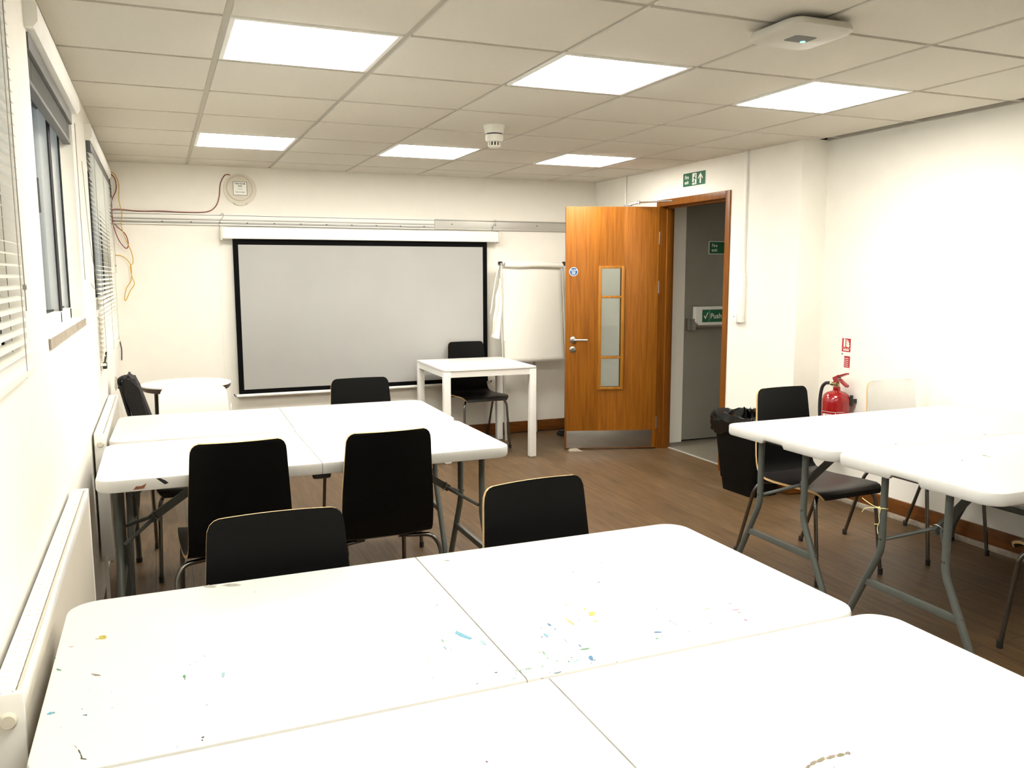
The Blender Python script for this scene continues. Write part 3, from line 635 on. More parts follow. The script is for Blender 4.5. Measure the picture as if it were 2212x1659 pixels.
ro = thing('wall_router', 'round cream disc with a printed wifi notice high on the back wall', 'router', mtx=on_back(.377, 0, 2.094))
bm = BM(); prism(bm, [(.122 * math.cos(a) * (1 if abs(math.cos(a)) > .2 else 1), .118 * math.sin(a) + (-.006 if math.sin(a) < -.9 else 0)) for a in [2 * PI * k / 48 for k in range(48)]], 0, .018)
bmesh.ops.bevel(bm, geom=[e for e in bm.edges if all(v.co.z > .017 for v in e.verts)], offset=.008, segments=3, affect='EDGES')
obj('housing', bm, M['cream'], ro)
bm = BM(); lathe(bm, [(.093, .017), (.093, .021), (.088, .0225)], (-.004, .006, 0), 48); obj('front_disc', bm, M['cream'], ro)
bm = BM(); tube(bm, [(-.004 + .0945 * math.cos(a), .006 + .0945 * math.sin(a), .0185) for a in [2 * PI * k / 60 for k in range(60)]], .0012, 5, closed=True); obj('groove', bm, M['sill'], ro)
bm = BM(); prism(bm, rrect(-.052, .052, -.048, .056, .005), .0222, .0229, 0); prism(bm, rrect(-.049, .049, -.045, .053, .004), .0229, .0232, 1)
lb = obj('notice_sheet', bm, [M['black'], M['signwhite']], ro, smooth=0); lb['label'] = 'square printed paper notice'
for s_, z_, v_, k_, w_ in (('TARA ROOM', .0155, .035, .85, .0004), ('WIFI', .0155, .017, 1, .0004), ('Guest office', .009, -.002, .8, 0), ('Password unlimited', .0105, -.026, .85, .0002)):
    text('lettering', s_, z_, (0, v_, .0233), M['black'], lb, 'CENTER', sx=k_, bold=w_)

bm = BM(); tube(bm, spline([(.31, -.012, 2.20), (.27, -.006, 2.195), (.235, -.005, 2.13), (.222, -.005, 2.03), (.19, -.006, 1.955), (.12, -.006, 1.915), (-.05, -.012, 1.908), (-.20, -.012, 1.913), (-.35, -.012, 1.909), (-.52, -.012, 1.916), (-.532, -.012, 1.86), (-.51, -.02, 1.80), (-.45, -.03, 1.735), (-.435, -.03, 1.66), (-.455, -.03, 1.635), (-.50, -.03, 1.70), (-.532, -.025, 1.83), (-.53, -.02, 1.97), (-.495, -.02, 2.06), (-.50, -.02, 2.14), (-.541, -.004, 2.185)]), .0035, 7)
tag(obj('red_cable', bm, M['redcable']), 'dark red cable running along the rail to the round wall disc', 'cable')
bm = BM(); tube(bm, spline([(-.541, -.004, 2.19), (-.50, -.03, 2.17), (-.475, -.03, 2.10), (-.48, -.035, 1.98), (-.465, -.036, 1.89), (-.475, -.036, 1.80), (-.45, -.036, 1.70), (-.415, -.036, 1.60), (-.41, -.03, 1.53), (-.43, -.028, 1.50), (-.422, -.028, 1.42), (-.41, -.028, 1.37), (-.44, -.028, 1.32), (-.475, -.028, 1.25), (-.482, -.028, 1.27), (-.465, -.028, 1.34), (-.43, -.028, 1.40), (-.425, -.028, 1.50), (-.45, -.028, 1.55), (-.49, -.010, 1.58), (-.528, -.003, 1.585)]), .003, 7)
tag(obj('yellow_cable', bm, M['yellowcable']), 'yellow network cable dangling in loops in the back left corner', 'cable')
bm = BM(); tube(bm, [(-.538, -.006, 2.16), (-.532, -.006, 2.0)], .005, 6)
tag(obj('black_cable', bm, M['rubber']), 'short straight black cable high in the back left corner beside the cable loops', 'cable')
bm = BM(); tube(bm, spline([(-.535, -.004, .95), (-.525, -.004, .88), (-.528, -.004, .80)]), .0035, 6)
tag(obj('black_cable', bm, M['rubber']), 'short curved black cable low on the back wall above the padded chair', 'cable')

# conduits on the right wall
cd = thing('cable_trunking', 'white cable trunking running down the wall right of the doorway', 'trunking', (XR1, -2.165, 0))
bm = BM(); box(bm, -.016, 0, -.014, .014, 1.43, H - .005, 0, .002); obj('channel', bm, M['white'], cd)
bm = BM(); box(bm, -.026, 0, -.026, .026, 1.10, 1.44, 0, .003); obj('lower_channel', bm, M['white'], cd)
bm = BM(); box(bm, -.032, 0, .026, .070, 1.095, 1.16, 0, .003); lathe(bm, [(.003, 0), (.003, -.003)], (-.033, .05, 1.14), 8, axis='X', mi=1); obj('outlet_box', bm, [M['white'], M['darkslot']], cd)
bm = BM(); tube(bm, [(XR1 - .012, -.555, H - .005), (XR1 - .012, -.555, 1.2)], .009, 10); lathe(bm, [(.014, -.012), (.014, .012)], (XR1 - .012, -.555, 2.10), 12)
tag(obj('conduit_pipe', bm, M['white']), 'thin white conduit pipe on the wall behind the open door', 'pipe')
# ---------------------------------------------------------------- folding tables
def table(label, cx, cy, rz=0.0, splats=(), extra=None):
    t = thing('folding_table', label, 'table', (cx, cy, 0), rz, group='white folding tables')
    hl, hd, zt = .77, .35, .74
    bm = BM()
    keys = sorted(set(s[6] for s in splats) | set(e[0] for e in (extra or [])))
    mats = [M['plastic'], M['greyleg']] + [PM[k] for k in keys]
    def outline(ins, sx):
        r = .062 - ins * .6; x0 = .0009 + ins * .12; x1 = hl - ins; y1 = hd - ins; pts = []
        pts.append((x0, -y1)); pts.append((.3, -y1))
        for k in range(9): a = math.radians(-90 + 90 * k / 8); pts.append((x1 - r + r * math.cos(a), -y1 + r + r * math.sin(a)))
        for y in (-.22, -.062, -.050, .066, .080, .22): pts.append((x1, y))
        for k in range(9): a = math.radians(90 * k / 8); pts.append((x1 - r + r * math.cos(a), y1 - r + r * math.sin(a)))
        pts.append((.3, y1)); pts.append((x0, y1))
        return [(sx * p[0], p[1]) for p in pts]
    for sx in (1, -1):
        rings = []
        for ins, z, low in ((.007, zt, 0), (.002, zt - .0018, 0), (0, zt - .007, 0), (0, zt - .036, 1), (.004, zt - .044, 1), (.020, zt - .044, 1), (.024, zt - .026, 0)):
            ring = []
            for x, y in outline(ins, sx):
                dz = .016 if low and abs(x) > hl - .03 and -.055 < y < .07 else 0
                ring.append(bm.verts.new((x, y, z + dz)))
            rings.append(ring)
        for a, b in zip(rings, rings[1:]):
            for k in range(len(a)): bm.faces.new((a[k], a[(k + 1) % len(a)], b[(k + 1) % len(b)], b[k]))
        bm.faces.new(rings[0]); bm.faces.new(rings[-1])
    bm.normal_update()
    ca, sa = math.cos(-rz), math.sin(-rz)
    for k, (x, y, ax, ay, bx, by, c) in enumerate(splats):
        rr = random.Random(k * 17 + 3); n = 11; vs = []
        for i in range(n):
            a = 2 * PI * i / n; q = .62 + .5 * rr.random()
            wx, wy = x + (ax * math.cos(a) + bx * math.sin(a)) * q - cx, y + (ay * math.cos(a) + by * math.sin(a)) * q - cy
            vs.append(bm.verts.new((wx * ca - wy * sa, wx * sa + wy * ca, zt + .0003 + .00002 * (k % 9))))
        bm.faces.new(vs).material_index = 2 + keys.index(c)
    for c, pts in (extra or []):
        bm.faces.new([bm.verts.new(p) for p in pts]).material_index = 2 + keys.index(c)
    obj('tabletop', bm, mats, t, smooth=35)
    for s in (1, -1):
        x = s * .715
        for q in (1, -1):
            bm = BM()
            tube(bm, bend([(x, q * .14, zt - .03), (x, q * .14, .405), (x, q * .296, .085), (x, q * .300, .012)], .035, 5), .0135, 14)
            lg = obj('leg', bm, M['greyleg'], t)
            bm = BM(); tube(bm, [(x, q * .300, 0), (x, q * .300, .022)], .0155, 14); obj('foot_cap', bm, M['rubber'], lg)
            bm = BM(); lathe(bm, [(.0065, 0), (.0065, .002), (.003, .004)], (x + s * .0130, q * .14, .445), 10, axis='X'); obj('rivet', bm, M['chrome'], lg)
            bm = BM()
            tube(bm, [(x - s * .014, q * .135, .445), (x - s * .125, q * .012, .508)], .0075, 8)
            obj('strut', bm, M['greyleg'], t)
        bm = BM(); box(bm, x - .008, x + .008, -.222, .222, .245, .272, 0, .003); obj('crossbar', bm, M['greyleg'], t)
        bm = BM(); tube(bm, [(x, -.20, zt - .036), (x, .20, zt - .036)], .0125, 10); obj('hinge_bar', bm, M['greyleg'], t)
        bm = BM(); p0, p1 = Vector((x - s * .105, 0, .497)), Vector((x - s * .42, 0, zt - .032))
        d = (p1 - p0).normalized(); n = Vector((-d.z, 0, d.x)) * .015
        for w in (-.006, .006):
            pass
        a = [p0 - n, p0 + n, p1 + n, p1 - n]
        va = [bm.verts.new((p.x, -.007, p.z)) for p in a]; vb = [bm.verts.new((p.x, .007, p.z)) for p in a]
        bm.faces.new(va); bm.faces.new(vb[::-1])
        for i in range(4): bm.faces.new((va[i], va[(i + 1) % 4], vb[(i + 1) % 4], vb[i]))
        br = obj('brace', bm, M['greyleg'], t)
        bm = BM(); c = Vector((x - s * .125, 0, .508)); e1 = Vector((0, 1, 0)); e2 = n.normalized()
        tube(bm, [c + e1 * .021 * math.cos(u) + e2 * .021 * math.sin(u) for u in [2 * PI * k / 18 for k in range(18)]], .002, 6, closed=True); obj('lock_ring', bm, M['steel'], br)
    bm = BM(); box(bm, -.045, .045, -.22, -.16, zt - .05, zt - .026, 0, .004); box(bm, -.045, .045, .16, .22, zt - .05, zt - .026, 0, .004); box(bm, -.035, .035, -.335, -.315, zt - .066, zt - .03, 0, .012); box(bm, -.035, .035, .315, .335, zt - .066, zt - .03, 0, .012); box(bm, -.0009, .0009, -.343, .343, zt - .03, zt - .006)  # last thin black strip stands in for the shade inside the fold gap
    obj('hinge_and_seam_shade', bm, M['blackmetal'], t)
    return t

table('white folding table with colourful paint spots, nearest with its whole top in view', .308, -5.352, 0, SPLAT_A)
table('white folding table at the very front, cut off by the bottom edge of the photo', .345, -6.0565, 0, SPLAT_B)
table('white folding table behind two black chair backs, with marks on its front edge', .285, -3.497, 0, (),
      [('black', [(x, -.3503, z) for x, z in ((-.575, .736), (-.548, .712), (-.535, .716), (-.545, .726), (-.562, .736))]),
       ('orange', [(x, -.3503, z) for x, z in ((-.650, .702), (-.615, .704), (-.606, .722), (-.622, .714), (-.640, .714))])])
table('white folding table farthest back in the left group, near the projector screen', .300, -2.772, -.025)
table('white folding table on the right beside the black bin', 2.937, -4.110, 0, SPLAT_R1)
table('white folding table at the right edge with yellow string on its leg', 2.937, -4.812, 0, SPLAT_R2)

# ---------------------------------------------------------------- plywood chairs
PROF = [(-.288, .404), (-.281, .424), (-.262, .437), (-.235, .443), (-.17, .441), (-.08, .436), (.02, .431), (.08, .431), (.115, .436), (.14, .447), (.158, .466), (.170, .492), (.180, .53),
        (.188, .58), (.196, .64), (.204, .70), (.211, .76), (.217, .81), (.219, .832), (.2215, .847), (.223, .856), (.2235, .860)]
HW = [.172, .188, .198, .202, .204, .203, .199, .195, .190, .186, .183, .181, .180, .179, .176, .172, .168, .165, .1625, .156, .146, .134]
SPLIT = 9
def shell(i0, i1, mats, name, parent):
    n = len(PROF); m = 14; th = .011; bm = BM()
    nor = []
    for i in range(n):
        a, b = PROF[max(i - 1, 0)], PROF[min(i + 1, n - 1)]; t = Vector((b[0] - a[0], b[1] - a[1])).normalized(); nor.append(Vector((t.y, -t.x)))
    T, B = [], []
    for i in range(i0, i1 + 1):
        up = min(1, max(0, (PROF[i][1] - .46) / .2)); rt, rb = [], []
        for j in range(m + 1):
            u = -1 + 2 * j / m; x = HW[i] * u; cv = -.016 * up * u * u
            sad = -.006 * (1 - up) * (1 - u * u) * (1 if PROF[i][1] > .425 else 0)
            rt.append(bm.verts.new((x, PROF[i][0] + cv, PROF[i][1] + sad))); rb.append(bm.verts.new((x, PROF[i][0] + cv + nor[i].x * th, PROF[i][1] + sad + nor[i].y * th)))
        T.append(rt); B.append(rb)
    k = len(T)
    for i in range(k - 1):
        for j in range(m):
            bm.faces.new((T[i][j], T[i][j + 1], T[i + 1][j + 1], T[i + 1][j])); bm.faces.new((B[i][j], B[i + 1][j], B[i + 1][j + 1], B[i][j + 1]))
        for j in (0, m): bm.faces.new((T[i][j], T[i + 1][j], B[i + 1][j], B[i][j])).material_index = 1
    for i, end in ((0, i0 == 0), (k - 1, i1 == n - 1)):
        if end:
            for j in range(m): bm.faces.new((T[i][j], T[i][j + 1], B[i][j + 1], B[i][j])).material_index = 1
    return obj(name, bm, mats, parent, smooth=35)

def make_chair(label, seat='seatlam', back='lam', loc=(0, 0, 0), rz=0):
    t = thing('plywood_chair', label, 'chair', loc, rz, group='plywood shell chairs')
    shell(0, SPLIT, [M[seat], M['ply']], 'seat', t)
    b = shell(SPLIT, len(PROF) - 1, [M[back], M['ply']], 'backrest', t)
    bm = BM()
    for x in (-.09, .09): box(bm, x - .016, x + .016, -.20, .10, .404, .421, 0, .003)
    obj('seat_frame', bm, M['blackmetal'], t)
    for s in (-1, 1):
        for p in ([(s * .07, -.19, .409), (s * .165, -.225, .409), (s * .188, -.245, .37), (s * .200, -.288, .006)], [(s * .07, .07, .405), (s * .198, .115, .405), (s * .224, .135, .36), (s * .219, .262, .006)]):
            bm = BM(); tube(bm, bend(p, .045, 6), .0092, 12); l = obj('leg', bm, M['chrome'], t)
            bm = BM(); e = Vector(p[3]); tube(bm, [(e.x, e.y, 0), (e.x, e.y, .028)], .0118, 10); obj('foot_cap', bm, M['rubber'], l)
    return t

ch = make_chair('black plywood chair with its back to us, left of the two at the middle table', loc=(-.020, -3.700, 0), rz=PI + .02)
dup(ch, (.515, -3.715, 0), PI + .03, 'black plywood chair with its back to us, right of the two at the middle table')
dup(ch, (.775, -2.500, 0), 0, 'black plywood chair behind the back left table, in front of the screen')
dup(ch, (-.010, -5.105, 0), .0, 'black plywood chair behind the paint-spotted table, the left one near the radiator')
dup(ch, (.730, -5.055, 0), .12, 'black plywood chair behind the paint-spotted table, the right one standing alone')
dup(ch, (2.685, -3.765, 0), .03, 'black plywood chair between the bin and the fire extinguisher at the right table')
dup(ch, (2.186, -.318, 0), .02, 'black plywood chair behind the square white desk')
dup(ch, (2.885, -5.125, 0), PI, 'black plywood chair cut off by the right edge, only seat and leg visible')
wc = make_chair('white-backed plywood chair at the right table, beside the right wall', 'whitelam', 'whitelam', (3.415, -3.765, 0), -.03)
wl = make_chair('white-backed plywood chair with a black seat at the back left table', 'seatlam', 'whitelam', (-.105, -2.520, 0), 0)

# upholstered chair in the back left corner
uc = thing('padded_chair', 'charcoal padded chair leaning back in the corner by the left wall', 'chair', (-.245, -1.52, 0), 0)
bm = BM()
n = 12; prof = []
def slab(bm, pts, y0, y1, mi=0, bev=.02):
    va = [bm.verts.new((x, y0, z)) for x, z in pts]; vb = [bm.verts.new((x, y1, z)) for x, z in pts]
    k = len(pts); fs = [bm.faces.new(va), bm.faces.new(vb[::-1])] + [bm.faces.new((va[i], va[(i + 1) % k], vb[(i + 1) % k], vb[i])) for i in range(k)]
    for f in fs: f.material_index = mi
    if bev: bmesh.ops.bevel(bm, geom=list(set(e for f in fs for e in f.edges)), offset=bev, segments=3, affect='EDGES')
slab(bm, [(-.215, .86), (-.235, .80), (-.205, .70), (-.15, .52), (-.08, .50), (-.07, .56), (-.135, .78), (-.165, .855)], -.13, .13)
obj('backrest', bm, M['fabric'], uc, smooth=60)
bm = BM(); slab(bm, [(-.16, .44), (-.16, .50), (.20, .50), (.23, .47), (.20, .43)], -.19, .19); obj('seat', bm, M['fabric'], uc, smooth=60)
bm = BM(); tube(bm, bend([(-.14, -.05, .47), (-.20, -.05, .62), (-.245, -.05, .83), (-.215, -.05, .845)], .02), .012, 8); tube(bm, [(-.25, -.06, .79), (-.20, -.06, .785)], .012, 8); obj('back_bracket', bm, M['blackmetal'], uc)
bm = BM(); slab(bm, [(-.262, .855), (-.268, .79), (-.262, .765), (-.252, .80), (-.252, .85)], -.08, -.02, 0, .003); obj('back_plate', bm, M['cream'], uc)
for sx in (-1, 1):
    for sy in (-1, 1):
        bm = BM(); tube(bm, [(sx * .15, sy * .16, .44), (sx * .19, sy * .19, 0)], .010, 10); obj('leg', bm, M['blackmetal'], uc)

# round side table behind it
rt = thing('round_table', 'small round white table with dark rim in the back left corner', 'table', (-.105, -.90, 0))
bm = BM(); lathe(bm, [(.286, .704), (.286, .712), (.282, .714)], seg=48); obj('tabletop', bm, M['whitelam'], rt)
bm = BM(); lathe(bm, [(.270, .672), (.282, .684), (.2865, .704)], seg=48); obj('rim', bm, M['darkwood'], rt)
for k in range(4):
    a = math.radians(45 + 90 * k + 10); bm = BM(); tube(bm, [(.235 * math.cos(a), .235 * math.sin(a), .68), (.245 * math.cos(a), .245 * math.sin(a), 0)], .013, 10); obj('leg', bm, M['blackmetal'], rt)
bm = BM(); tube(bm, bend([(.25, -.06, .66), (.262, -.075, .55), (.275, -.05, .50), (.28, -.03, .56)], .02), .004, 6)
slab(bm, [(.235, .67), (.262, .49), (.285, .49), (.262, .60)], -.075, -.02, 0, .002)
tag(obj('folded_paper', bm, M['paper'], loc=(-.105, -.90, 0)), 'folded white paper hanging at the right side of the round table', 'paper')

# ---------------------------------------------------------------- white desk
dk = thing('white_desk', 'square white desk with four thick legs in front of the flip chart', 'desk', (2.085, -.592, 0), -.03)
a, b, zt = .375, .405, .725
bm = BM(); box(bm, -a, a, -b, b, zt - .016, zt, 0, .002); obj('tabletop', bm, M['whitelam'], dk)
bm = BM(); box(bm, -a + .05, a - .05, -b + .004, -b + .030, zt - .062, zt - .019); box(bm, -a + .05, a - .05, b - .030, b - .004, zt - .062, zt - .019)
box(bm, -a + .004, -a + .03, -b + .05, b - .05, zt - .062, zt - .019); box(bm, a - .03, a - .004, -b + .05, b - .05, zt - .062, zt - .019); obj('apron', bm, M['white'], dk)
for sx in (-1, 1):
    for sy in (-1, 1):
        bm = BM(); box(bm, min(sx * a, sx * (a - .052)), max(sx * a, sx * (a - .052)), min(sy * b, sy * (b - .052)), max(sy * b, sy * (b - .052)), .006, zt - .019, 0, .002)
        l = obj('leg', bm, M['white'], dk)
        bm = BM(); x, y = sx * (a - .026), sy * (b - .026); box(bm, x - .018, x + .018, y - .018, y + .018, 0, .008); obj('foot', bm, M['cream'], l)

# ---------------------------------------------------------------- flip chart
fc = thing('flip_chart', 'white flip chart easel with a rolled-over sheet beside the open door', 'flip chart', (2.78, -.20, 0))
def yb(z): return .055 - .075 * (1.53 - z)
bm = BM()
va = [bm.verts.new((x, yb(z), z)) for x, z in ((-.275, .690), (.300, .690), (.285, 1.520), (-.285, 1.520))]; vb = [bm.verts.new((v.co.x, v.co.y + .014, v.co.z)) for v in va]
bm.faces.new(va); bm.faces.new(vb[::-1])
for i in range(4): bm.faces.new((va[i], va[(i + 1) % 4], vb[(i + 1) % 4], vb[i]))
obj('board', bm, M['board'], fc, smooth=0)
bm = BM()
pts = [(-.270, .700), (.283, .700), (.262, 1.47), (-.265, 1.50)]
va = [bm.verts.new((x, yb(z) - .003, z)) for x, z in pts]; vb = [bm.verts.new((x, yb(z) - .001, z)) for x, z in pts]
bm.faces.new(va); bm.faces.new(vb[::-1])
for i in range(4): bm.faces.new((va[i], va[(i + 1) % 4], vb[(i + 1) % 4], vb[i]))
obj('paper_pad', bm, M['paper'], fc, smooth=0)
bm = BM(); tube(bm, spline([(-.255, .035, 1.517), (-.1, .030, 1.512), (.05, .032, 1.518), (.31, .030, 1.510)], 4), .021, 16); obj('paper_roll', bm, M['paper'], fc)
bm = BM(); box(bm, -.290, .30, .03, .06, 1.535, 1.548, 0, .003); obj('clamp_bar', bm, M['white'], fc)
for s, tx in ((-1, -.300), (1, .312)):
    bm = BM(); box(bm, tx - .012, tx + .014, .0, .05, 1.508, 1.545, 0, .006); obj('corner_clip', bm, M['rubber'], fc)
for p in ([(-.300, .04, 1.52), (-.292, -.01, .76), (-.300, -.10, .0)], [(.305, .04, 1.50), (.318, -.01, .72), (.43, -.17, .0)], [(.02, .075, 1.40), (.10, .150, .005)]):
    bm = BM(); tube(bm, p, .011, 10); obj('leg', bm, M['alu'], fc)
bm = BM(); box(bm, -.285, .315, -.035, .0, .672, .690, 0, .003); obj('pen_tray', bm, M['alu'], fc)
bm = BM(); box(bm, .312, .334, -.03, .0, .668, .694, 0, .003); obj('tray_end', bm, M['rubber'], fc)

bg = thing('tote_bag', 'white cloth bag hanging by its straps from the flip chart corner', 'bag', (2.43, -.19, 0))
bm = BM()
rows = []
for k in range(13):
    t = k / 12; z = 1.40 - t * .50; x0 = .035 - .085 * t + .006 * math.sin(k * 1.3); x1 = .055 + .03 * t
    rows.append([(x0 + (x1 - x0) * j / 8, .02 * math.sin(j * 1.4 + k * .5) * t + (.03 if 0 else 0), z - .04 * t * (j / 8)) for j in range(9)])
for d in (-.012, .012):
    V = [[bm.verts.new((p[0], p[1] + d * math.sin(PI * (j + .5) / 9), p[2])) for j, p in enumerate(r)] for r in rows]
    for i in range(12):
        for j in range(8): bm.faces.new((V[i][j], V[i][j + 1], V[i + 1][j + 1], V[i + 1][j]))
obj('bag_body', bm, M['cloth'], bg, smooth=70)
for q in (spline([(.045, .01, 1.53), (.0, .0, 1.38), (-.03, .0, 1.20), (-.045, .005, 1.10)]), spline([(.05, -.01, 1.53), (.04, -.02, 1.35), (.0, -.02, 1.1), (-.01, -.025, .96)])):
    bm = BM(); tube(bm, q, .005, 6); obj('strap', bm, M['cloth'], bg)

bm = BM(); box(bm, 2.99, 3.09, -.33, -.25, 0, .03, 0, .008); box(bm, 3.0, 3.06, -.32, -.26, .03, .05, 0, .006)
tag(obj('floor_wedge', bm, M['rubber']), 'dark lump of rubber on the floor behind the open door', 'door stop')
bm = BM()
x, y = 2.83, -.915
va = [bm.verts.new(p) for p in ((x - .045, y - .02, 0), (x + .055, y - .045, 0), (x + .05, y + .03, 0), (x - .04, y + .03, 0))]; vb = [bm.verts.new(p) for p in ((x - .02, y + .012, .014), (x + .03, y + .006, .012), (x + .035, y + .028, .014), (x - .025, y + .028, .014))]
bm.faces.new(va); bm.faces.new(vb[::-1])
for i in range(4): bm.faces.new((va[i], va[(i + 1) % 4], vb[(i + 1) % 4], vb[i]))
tag(obj('door_wedge', bm, M['sill']), 'pale flattened door wedge under the oak door', 'door stop')

# ---------------------------------------------------------------- bin with liner
bn = thing('waste_bin', 'tall black plastic bin with a black liner beside the doorway', 'bin', (3.315, -2.530, 0), .05)
bm = BM()
def loop(w, d, z, r): return [bm.verts.new((p[0], p[1], z)) for p in rrect(-w, w, -d, d, r, 6)]
L_ = [loop(.110, .150, 0, .03), loop(.118, .160, .08, .03), loop(.122, .166, .085, .03), loop(.150, .212, .485, .035), loop(.158, .222, .490, .035), loop(.158, .222, .505, .035), loop(.146, .208, .505, .03), loop(.112, .152, .02, .03)]
for a, b in zip(L_, L_[1:]):
    for k in range(len(a)): bm.faces.new((a[k], a[(k + 1) % len(a)], b[(k + 1) % len(b)], b[k]))
bm.faces.new(L_[0]); bm.faces.new(L_[-1])
obj('body', bm, M['bin'], bn)
bm = BM(); rr = random.Random(5); R = []
base = rrect(-1, 1, -1, 1, .25, 7); base = [((base[i][0] + (base[(i + 1) % len(base)][0] - base[i][0]) * f), (base[i][1] + (base[(i + 1) % len(base)][1] - base[i][1]) * f)) for i in range(len(base)) for f in ((0, .2, .4, .6, .8) if math.dist(base[i], base[(i + 1) % len(base)]) > .5 else (0,))]
for w, d, z, j in ((.166, .230, .405, .012), (.172, .236, .44, .010), (.172, .236, .485, .010), (.165, .228, .520, .008), (.150, .212, .528, .010), (.138, .196, .505, .014), (.125, .178, .44, .02), (.10, .14, .36, .02)):
    R.append([bm.verts.new((p[0] * (w + rr.uniform(-j, j)), p[1] * (d + rr.uniform(-j, j)), z + rr.uniform(-j, j) * (1.4 if z > .41 else 2.2))) for p in base])
for a, b in zip(R, R[1:]):
    for k in range(len(a)): bm.faces.new((a[k], a[(k + 1) % len(a)], b[(k + 1) % len(b)], b[k]))
bm.faces.new(R[-1])
obj('liner', bm, M['bag'], bn, smooth=28)

# ---------------------------------------------------------------- fire extinguisher and its notice
ex = thing('fire_extinguisher', 'red fire extinguisher with black hose hung on the right wall', 'fire extinguisher', (3.620, -2.955, .365))
bm = BM(); lathe(bm, [(.072, 0), (.083, .012), (.085, .03), (.085, .280), (.083, .300), (.074, .322), (.056, .338), (.032, .346), (.022, .350), (.022, .372), (.019, .374)], seg=40); obj('cylinder', bm, M['red'], ex)
bm = BM(); lathe(bm, [(.016, .372), (.018, .378), (.018, .395), (.013, .400)], seg=20); tube(bm, [(0, .0, .388), (-.012, .045, .388)], .009, 10); lathe(bm, [(.012, -.005), (.012, .006)], (-.010, .030, .388), 14, axis='Y'); obj('valve', bm, M['brass'], ex)
bm = BM()
def bar(bm, y0, z0, y1, z1, w0, w1, t):
    d = Vector((y1 - y0, z1 - z0)).normalized(); n = Vector((-d.y, d.x)); pts = [(y0 + n.x * w0, z0 + n.y * w0), (y1 + n.x * w1, z1 + n.y * w1), (y1 - n.x * w1, z1 - n.y * w1), (y0 - n.x * w0, z0 - n.y * w0)]
    va = [bm.verts.new((-t, *p)) for p in pts]; vb = [bm.verts.new((t, *p)) for p in pts]
    bm.faces.new(va); bm.faces.new(vb[::-1])
    for i in range(4): bm.faces.new((va[i], va[(i + 1) % 4], vb[(i + 1) % 4], vb[i]))
bar(bm, .024, .415, -.02, .440, .014, .010, .011); bar(bm, -.015, .438, -.085, .463, .008, .005, .011)
obj('lever', bm, M['red'], ex)
bm = BM(); bar(bm, .02, .405, -.03, .415, .010, .009, .010); bar(bm, -.028, .416, -.088, .384, .007, .007, .011); obj('carry_handle', bm, M['red'], ex)
bm = BM(); tube(bm, [(-.012, -.036 + .016 * math.cos(u), .425 + .016 * math.sin(u)) for u in [2 * PI * k / 18 for k in range(18)]], .0012, 5, closed=True); tube(bm, [(-.014, -.02, .426), (.014, -.02, .426)], .003, 6); obj('safety_pin', bm, M['steel'], ex)
bm = BM(); tube(bm, spline([(-.014, .052, .392), (-.018, .080, .385), (-.022, .104, .352), (-.024, .114, .27), (-.022, .112, .16), (-.02, .108, .06)]), .0105, 12); obj('hose', bm, M['rubber'], ex)
bm = BM(); tube(bm, [(.050, -.074, .26), (.050, -.074, .325)], .011, 12); box(bm, .055, .089, -.080, -.066, .275, .30); obj('wall_bracket', bm, M['rubber'], ex)
def onface(u, v, r=.0856):       # point on the cylinder, u metres round it from the side facing the room
    a = PI + .70 + u / .085; return (r * math.cos(a), r * math.sin(a), v)
bm = BM()
def strip(u0, u1, v0, v1):
    k = max(2, int(abs(u1 - u0) / .006)); A = [bm.verts.new(onface(u0 + (u1 - u0) * i / k, v0)) for i in range(k + 1)]; B = [bm.verts.new(onface(u0 + (u1 - u0) * i / k, v1)) for i in range(k + 1)]
    for i in range(k): bm.faces.new((A[i], A[i + 1], B[i + 1], B[i]))
for a in ((-.09, .01, .222, .2238), (-.09, .01, .160, .1618), (.0085, .0102, .160, .2238), (.014, .062, .224, .2256), (.014, .066, .203, .2046), (-.02, -.001, .190, .196), (-.075, -.006, .178, .184), (-.05, -.012, .170, .1735), (.03, .042, .2115, .2135)): strip(*a)
obj('label_panel', bm, M['signwhite'], ex, smooth=0)
bm = BM()
def glyph(ch, u, v, w, h):
    s = .0034
    st = {'W': [(0, w, 0, s), (0, s, 0, h), (w - s, w, 0, h), (w / 2 - s / 2, w / 2 + s / 2, 0, h * .7)], 'A': [(0, s, 0, h), (w - s, w, 0, h), (0, w, h - s, h), (0, w, h * .4, h * .4 + s)], 'T': [(0, w, h - s, h), (w / 2 - s / 2, w / 2 + s / 2, 0, h)],
          'E': [(0, s, 0, h), (0, w, 0, s), (0, w, h - s, h), (0, w * .8, h / 2 - s / 2, h / 2 + s / 2)], 'R': [(0, s, 0, h), (0, w, h - s, h), (0, w, h * .45, h * .45 + s), (w - s, w, h * .45, h), (w - s * 1.2, w, 0, h * .45)]}[ch]
    for a, b, c, d in st: strip(u + a, u + b, v + c, v + d)
for k, c in enumerate('WATER'): glyph(c, -.080 + k * .0135, .192, .0112, .017)
obj('label_lettering', bm, M['signwhite'], ex, smooth=0)

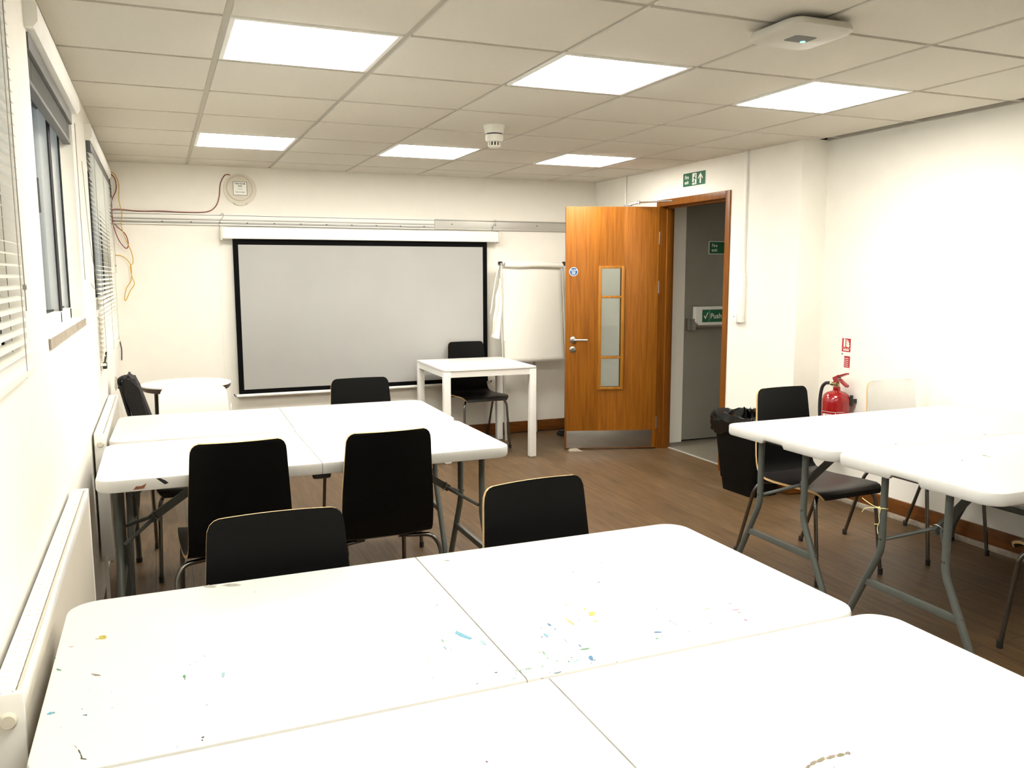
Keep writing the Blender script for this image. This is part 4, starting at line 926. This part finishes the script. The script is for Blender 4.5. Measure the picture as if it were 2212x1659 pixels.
fs = thing('fire_notice', 'white and red fire extinguisher notice on the wall above the extinguisher', 'notice', mtx=on_right(XR2, -2.885, .838))
bm = BM(); prism(bm, rrect(0, .085, 0, .212, .004), 0, .002); obj('plate', bm, M['signwhite'], fs, smooth=0)
bm = BM(); prism(bm, rrect(.006, .078, .112, .196, .002), .002, .0026); prism(bm, rrect(.030, .078, .014, .086, .001), .002, .0026); obj('red_panel', bm, M['signred'], fs, smooth=0)
bm = BM()
for a in ((.020, .034, .142, .190), (.024, .031, .19, .195), (.042, .050, .145, .19), (.008, .076, .1335, .1352), (.018, .066, .1195, .128)): prism(bm, rrect(a[0], a[1], a[2], a[3], .001), .0026, .003)
prism(bm, [(.052, .142), (.066, .142), (.070, .158), (.063, .156), (.068, .172), (.060, .168), (.060, .188), (.050, .172), (.054, .160), (.048, .158)], .0026, .003)
for k in range(5): box(bm, .034, .066, .022 + k * .012, .0255 + k * .012, .0026, .003)
obj('symbols', bm, M['signwhite'], fs, smooth=0)
bm = BM()
for x, z in ((.008, .206), (.078, .206), (.008, .006), (.078, .006)): lathe(bm, [(.002, .002), (.002, .003)], (x, z, 0), 8)
prism(bm, [(.006, .095), (.011, .107), (.017, .096), (.014, .090)], .002, .0025); obj('fixings', bm, M['greyleg'], fs, smooth=0)

# ---------------------------------------------------------------- string on a table leg
bm = BM(); cx, cy, cz = 2.937 - .715, -4.812 + .14, .565
tube(bm, [(cx + .0155 * math.cos(u), cy + .0155 * math.sin(u), cz + .002 * math.sin(u * 2)) for u in [2 * PI * k / 20 for k in range(20)]], .0016, 6, closed=True)
for pts in ([(-.012, .010, 0), (-.022, .03, .004), (-.026, .06, .014), (-.022, .085, .02)], [(-.014, .008, 0), (-.03, .03, -.003), (-.036, .055, -.012), (-.036, .07, -.03)], [(-.016, .0, 0), (-.018, .004, -.03), (-.017, .001, -.05), (-.016, .010, -.075), (-.016, .006, -.10)], [(-.017, .008, -.062), (-.018, .018, -.066), (-.018, .022, -.064)]):
    tube(bm, spline([(cx + a, cy + b, cz + c) for a, b, c in pts]), .0014, 6)
lathe(bm, [(.002, -.006), (.006, 0), (.002, .006)], (cx - .016, cy + .006, cz), 10)
tag(obj('string_tie', bm, M['string']), 'yellow string knotted round the leg of the right front table', 'string')

# ---------------------------------------------------------------- light, sky and camera
w = bpy.data.worlds.new('World'); scene.world = w; w.use_nodes = True
nt = w.node_tree; bgn = nt.nodes['Background']
tc = nt.nodes.new('ShaderNodeTexCoord'); sx = nt.nodes.new('ShaderNodeSeparateXYZ'); rp = nt.nodes.new('ShaderNodeValToRGB')
nt.links.new(tc.outputs['Generated'], sx.inputs[0]); nt.links.new(sx.outputs['Z'], rp.inputs['Fac'])
rp.color_ramp.elements[0].color = (.74, .78, .82, 1); rp.color_ramp.elements[1].color = (.55, .63, .76, 1); rp.color_ramp.elements[1].position = .7
nt.links.new(rp.outputs['Color'], bgn.inputs['Color']); bgn.inputs['Strength'].default_value = 2.0

cam = bpy.data.cameras.new('Camera'); co = bpy.data.objects.new('Camera', cam); C.objects.link(co)
F, YAW, PITCH, ROLL = 1818.634, .395672479, .130323544, -.002364111
cy_, sy_, cp, sp = math.cos(YAW), math.sin(YAW), math.cos(PITCH), math.sin(PITCH)
f = Vector((sy_ * cp, cy_ * cp, -sp)); r = Vector((cy_, -sy_, 0)); u = r.cross(f)
cr, sr = math.cos(ROLL), math.sin(ROLL)
r2 = r * cr + u * sr; u2 = u * cr - r * sr
co.matrix_world = frame_mtx(r2, u2, -f, (-.249627535, -6.97035188, H - .829457454))
cam.sensor_fit = 'HORIZONTAL'; cam.sensor_width = 36; cam.lens = F / 2212 * 36; cam.clip_start = .02
scene.camera = co
vs_ = scene.view_settings
vs_.view_transform = 'Standard'; vs_.look = 'None'; vs_.gamma = 1; vs_.use_curve_mapping = False; vs_.exposure = 1.36
scene.cycles.max_bounces = 10; scene.cycles.diffuse_bounces = 6; scene.cycles.transparent_max_bounces = 12
scene.cycles.sample_clamp_indirect = 8
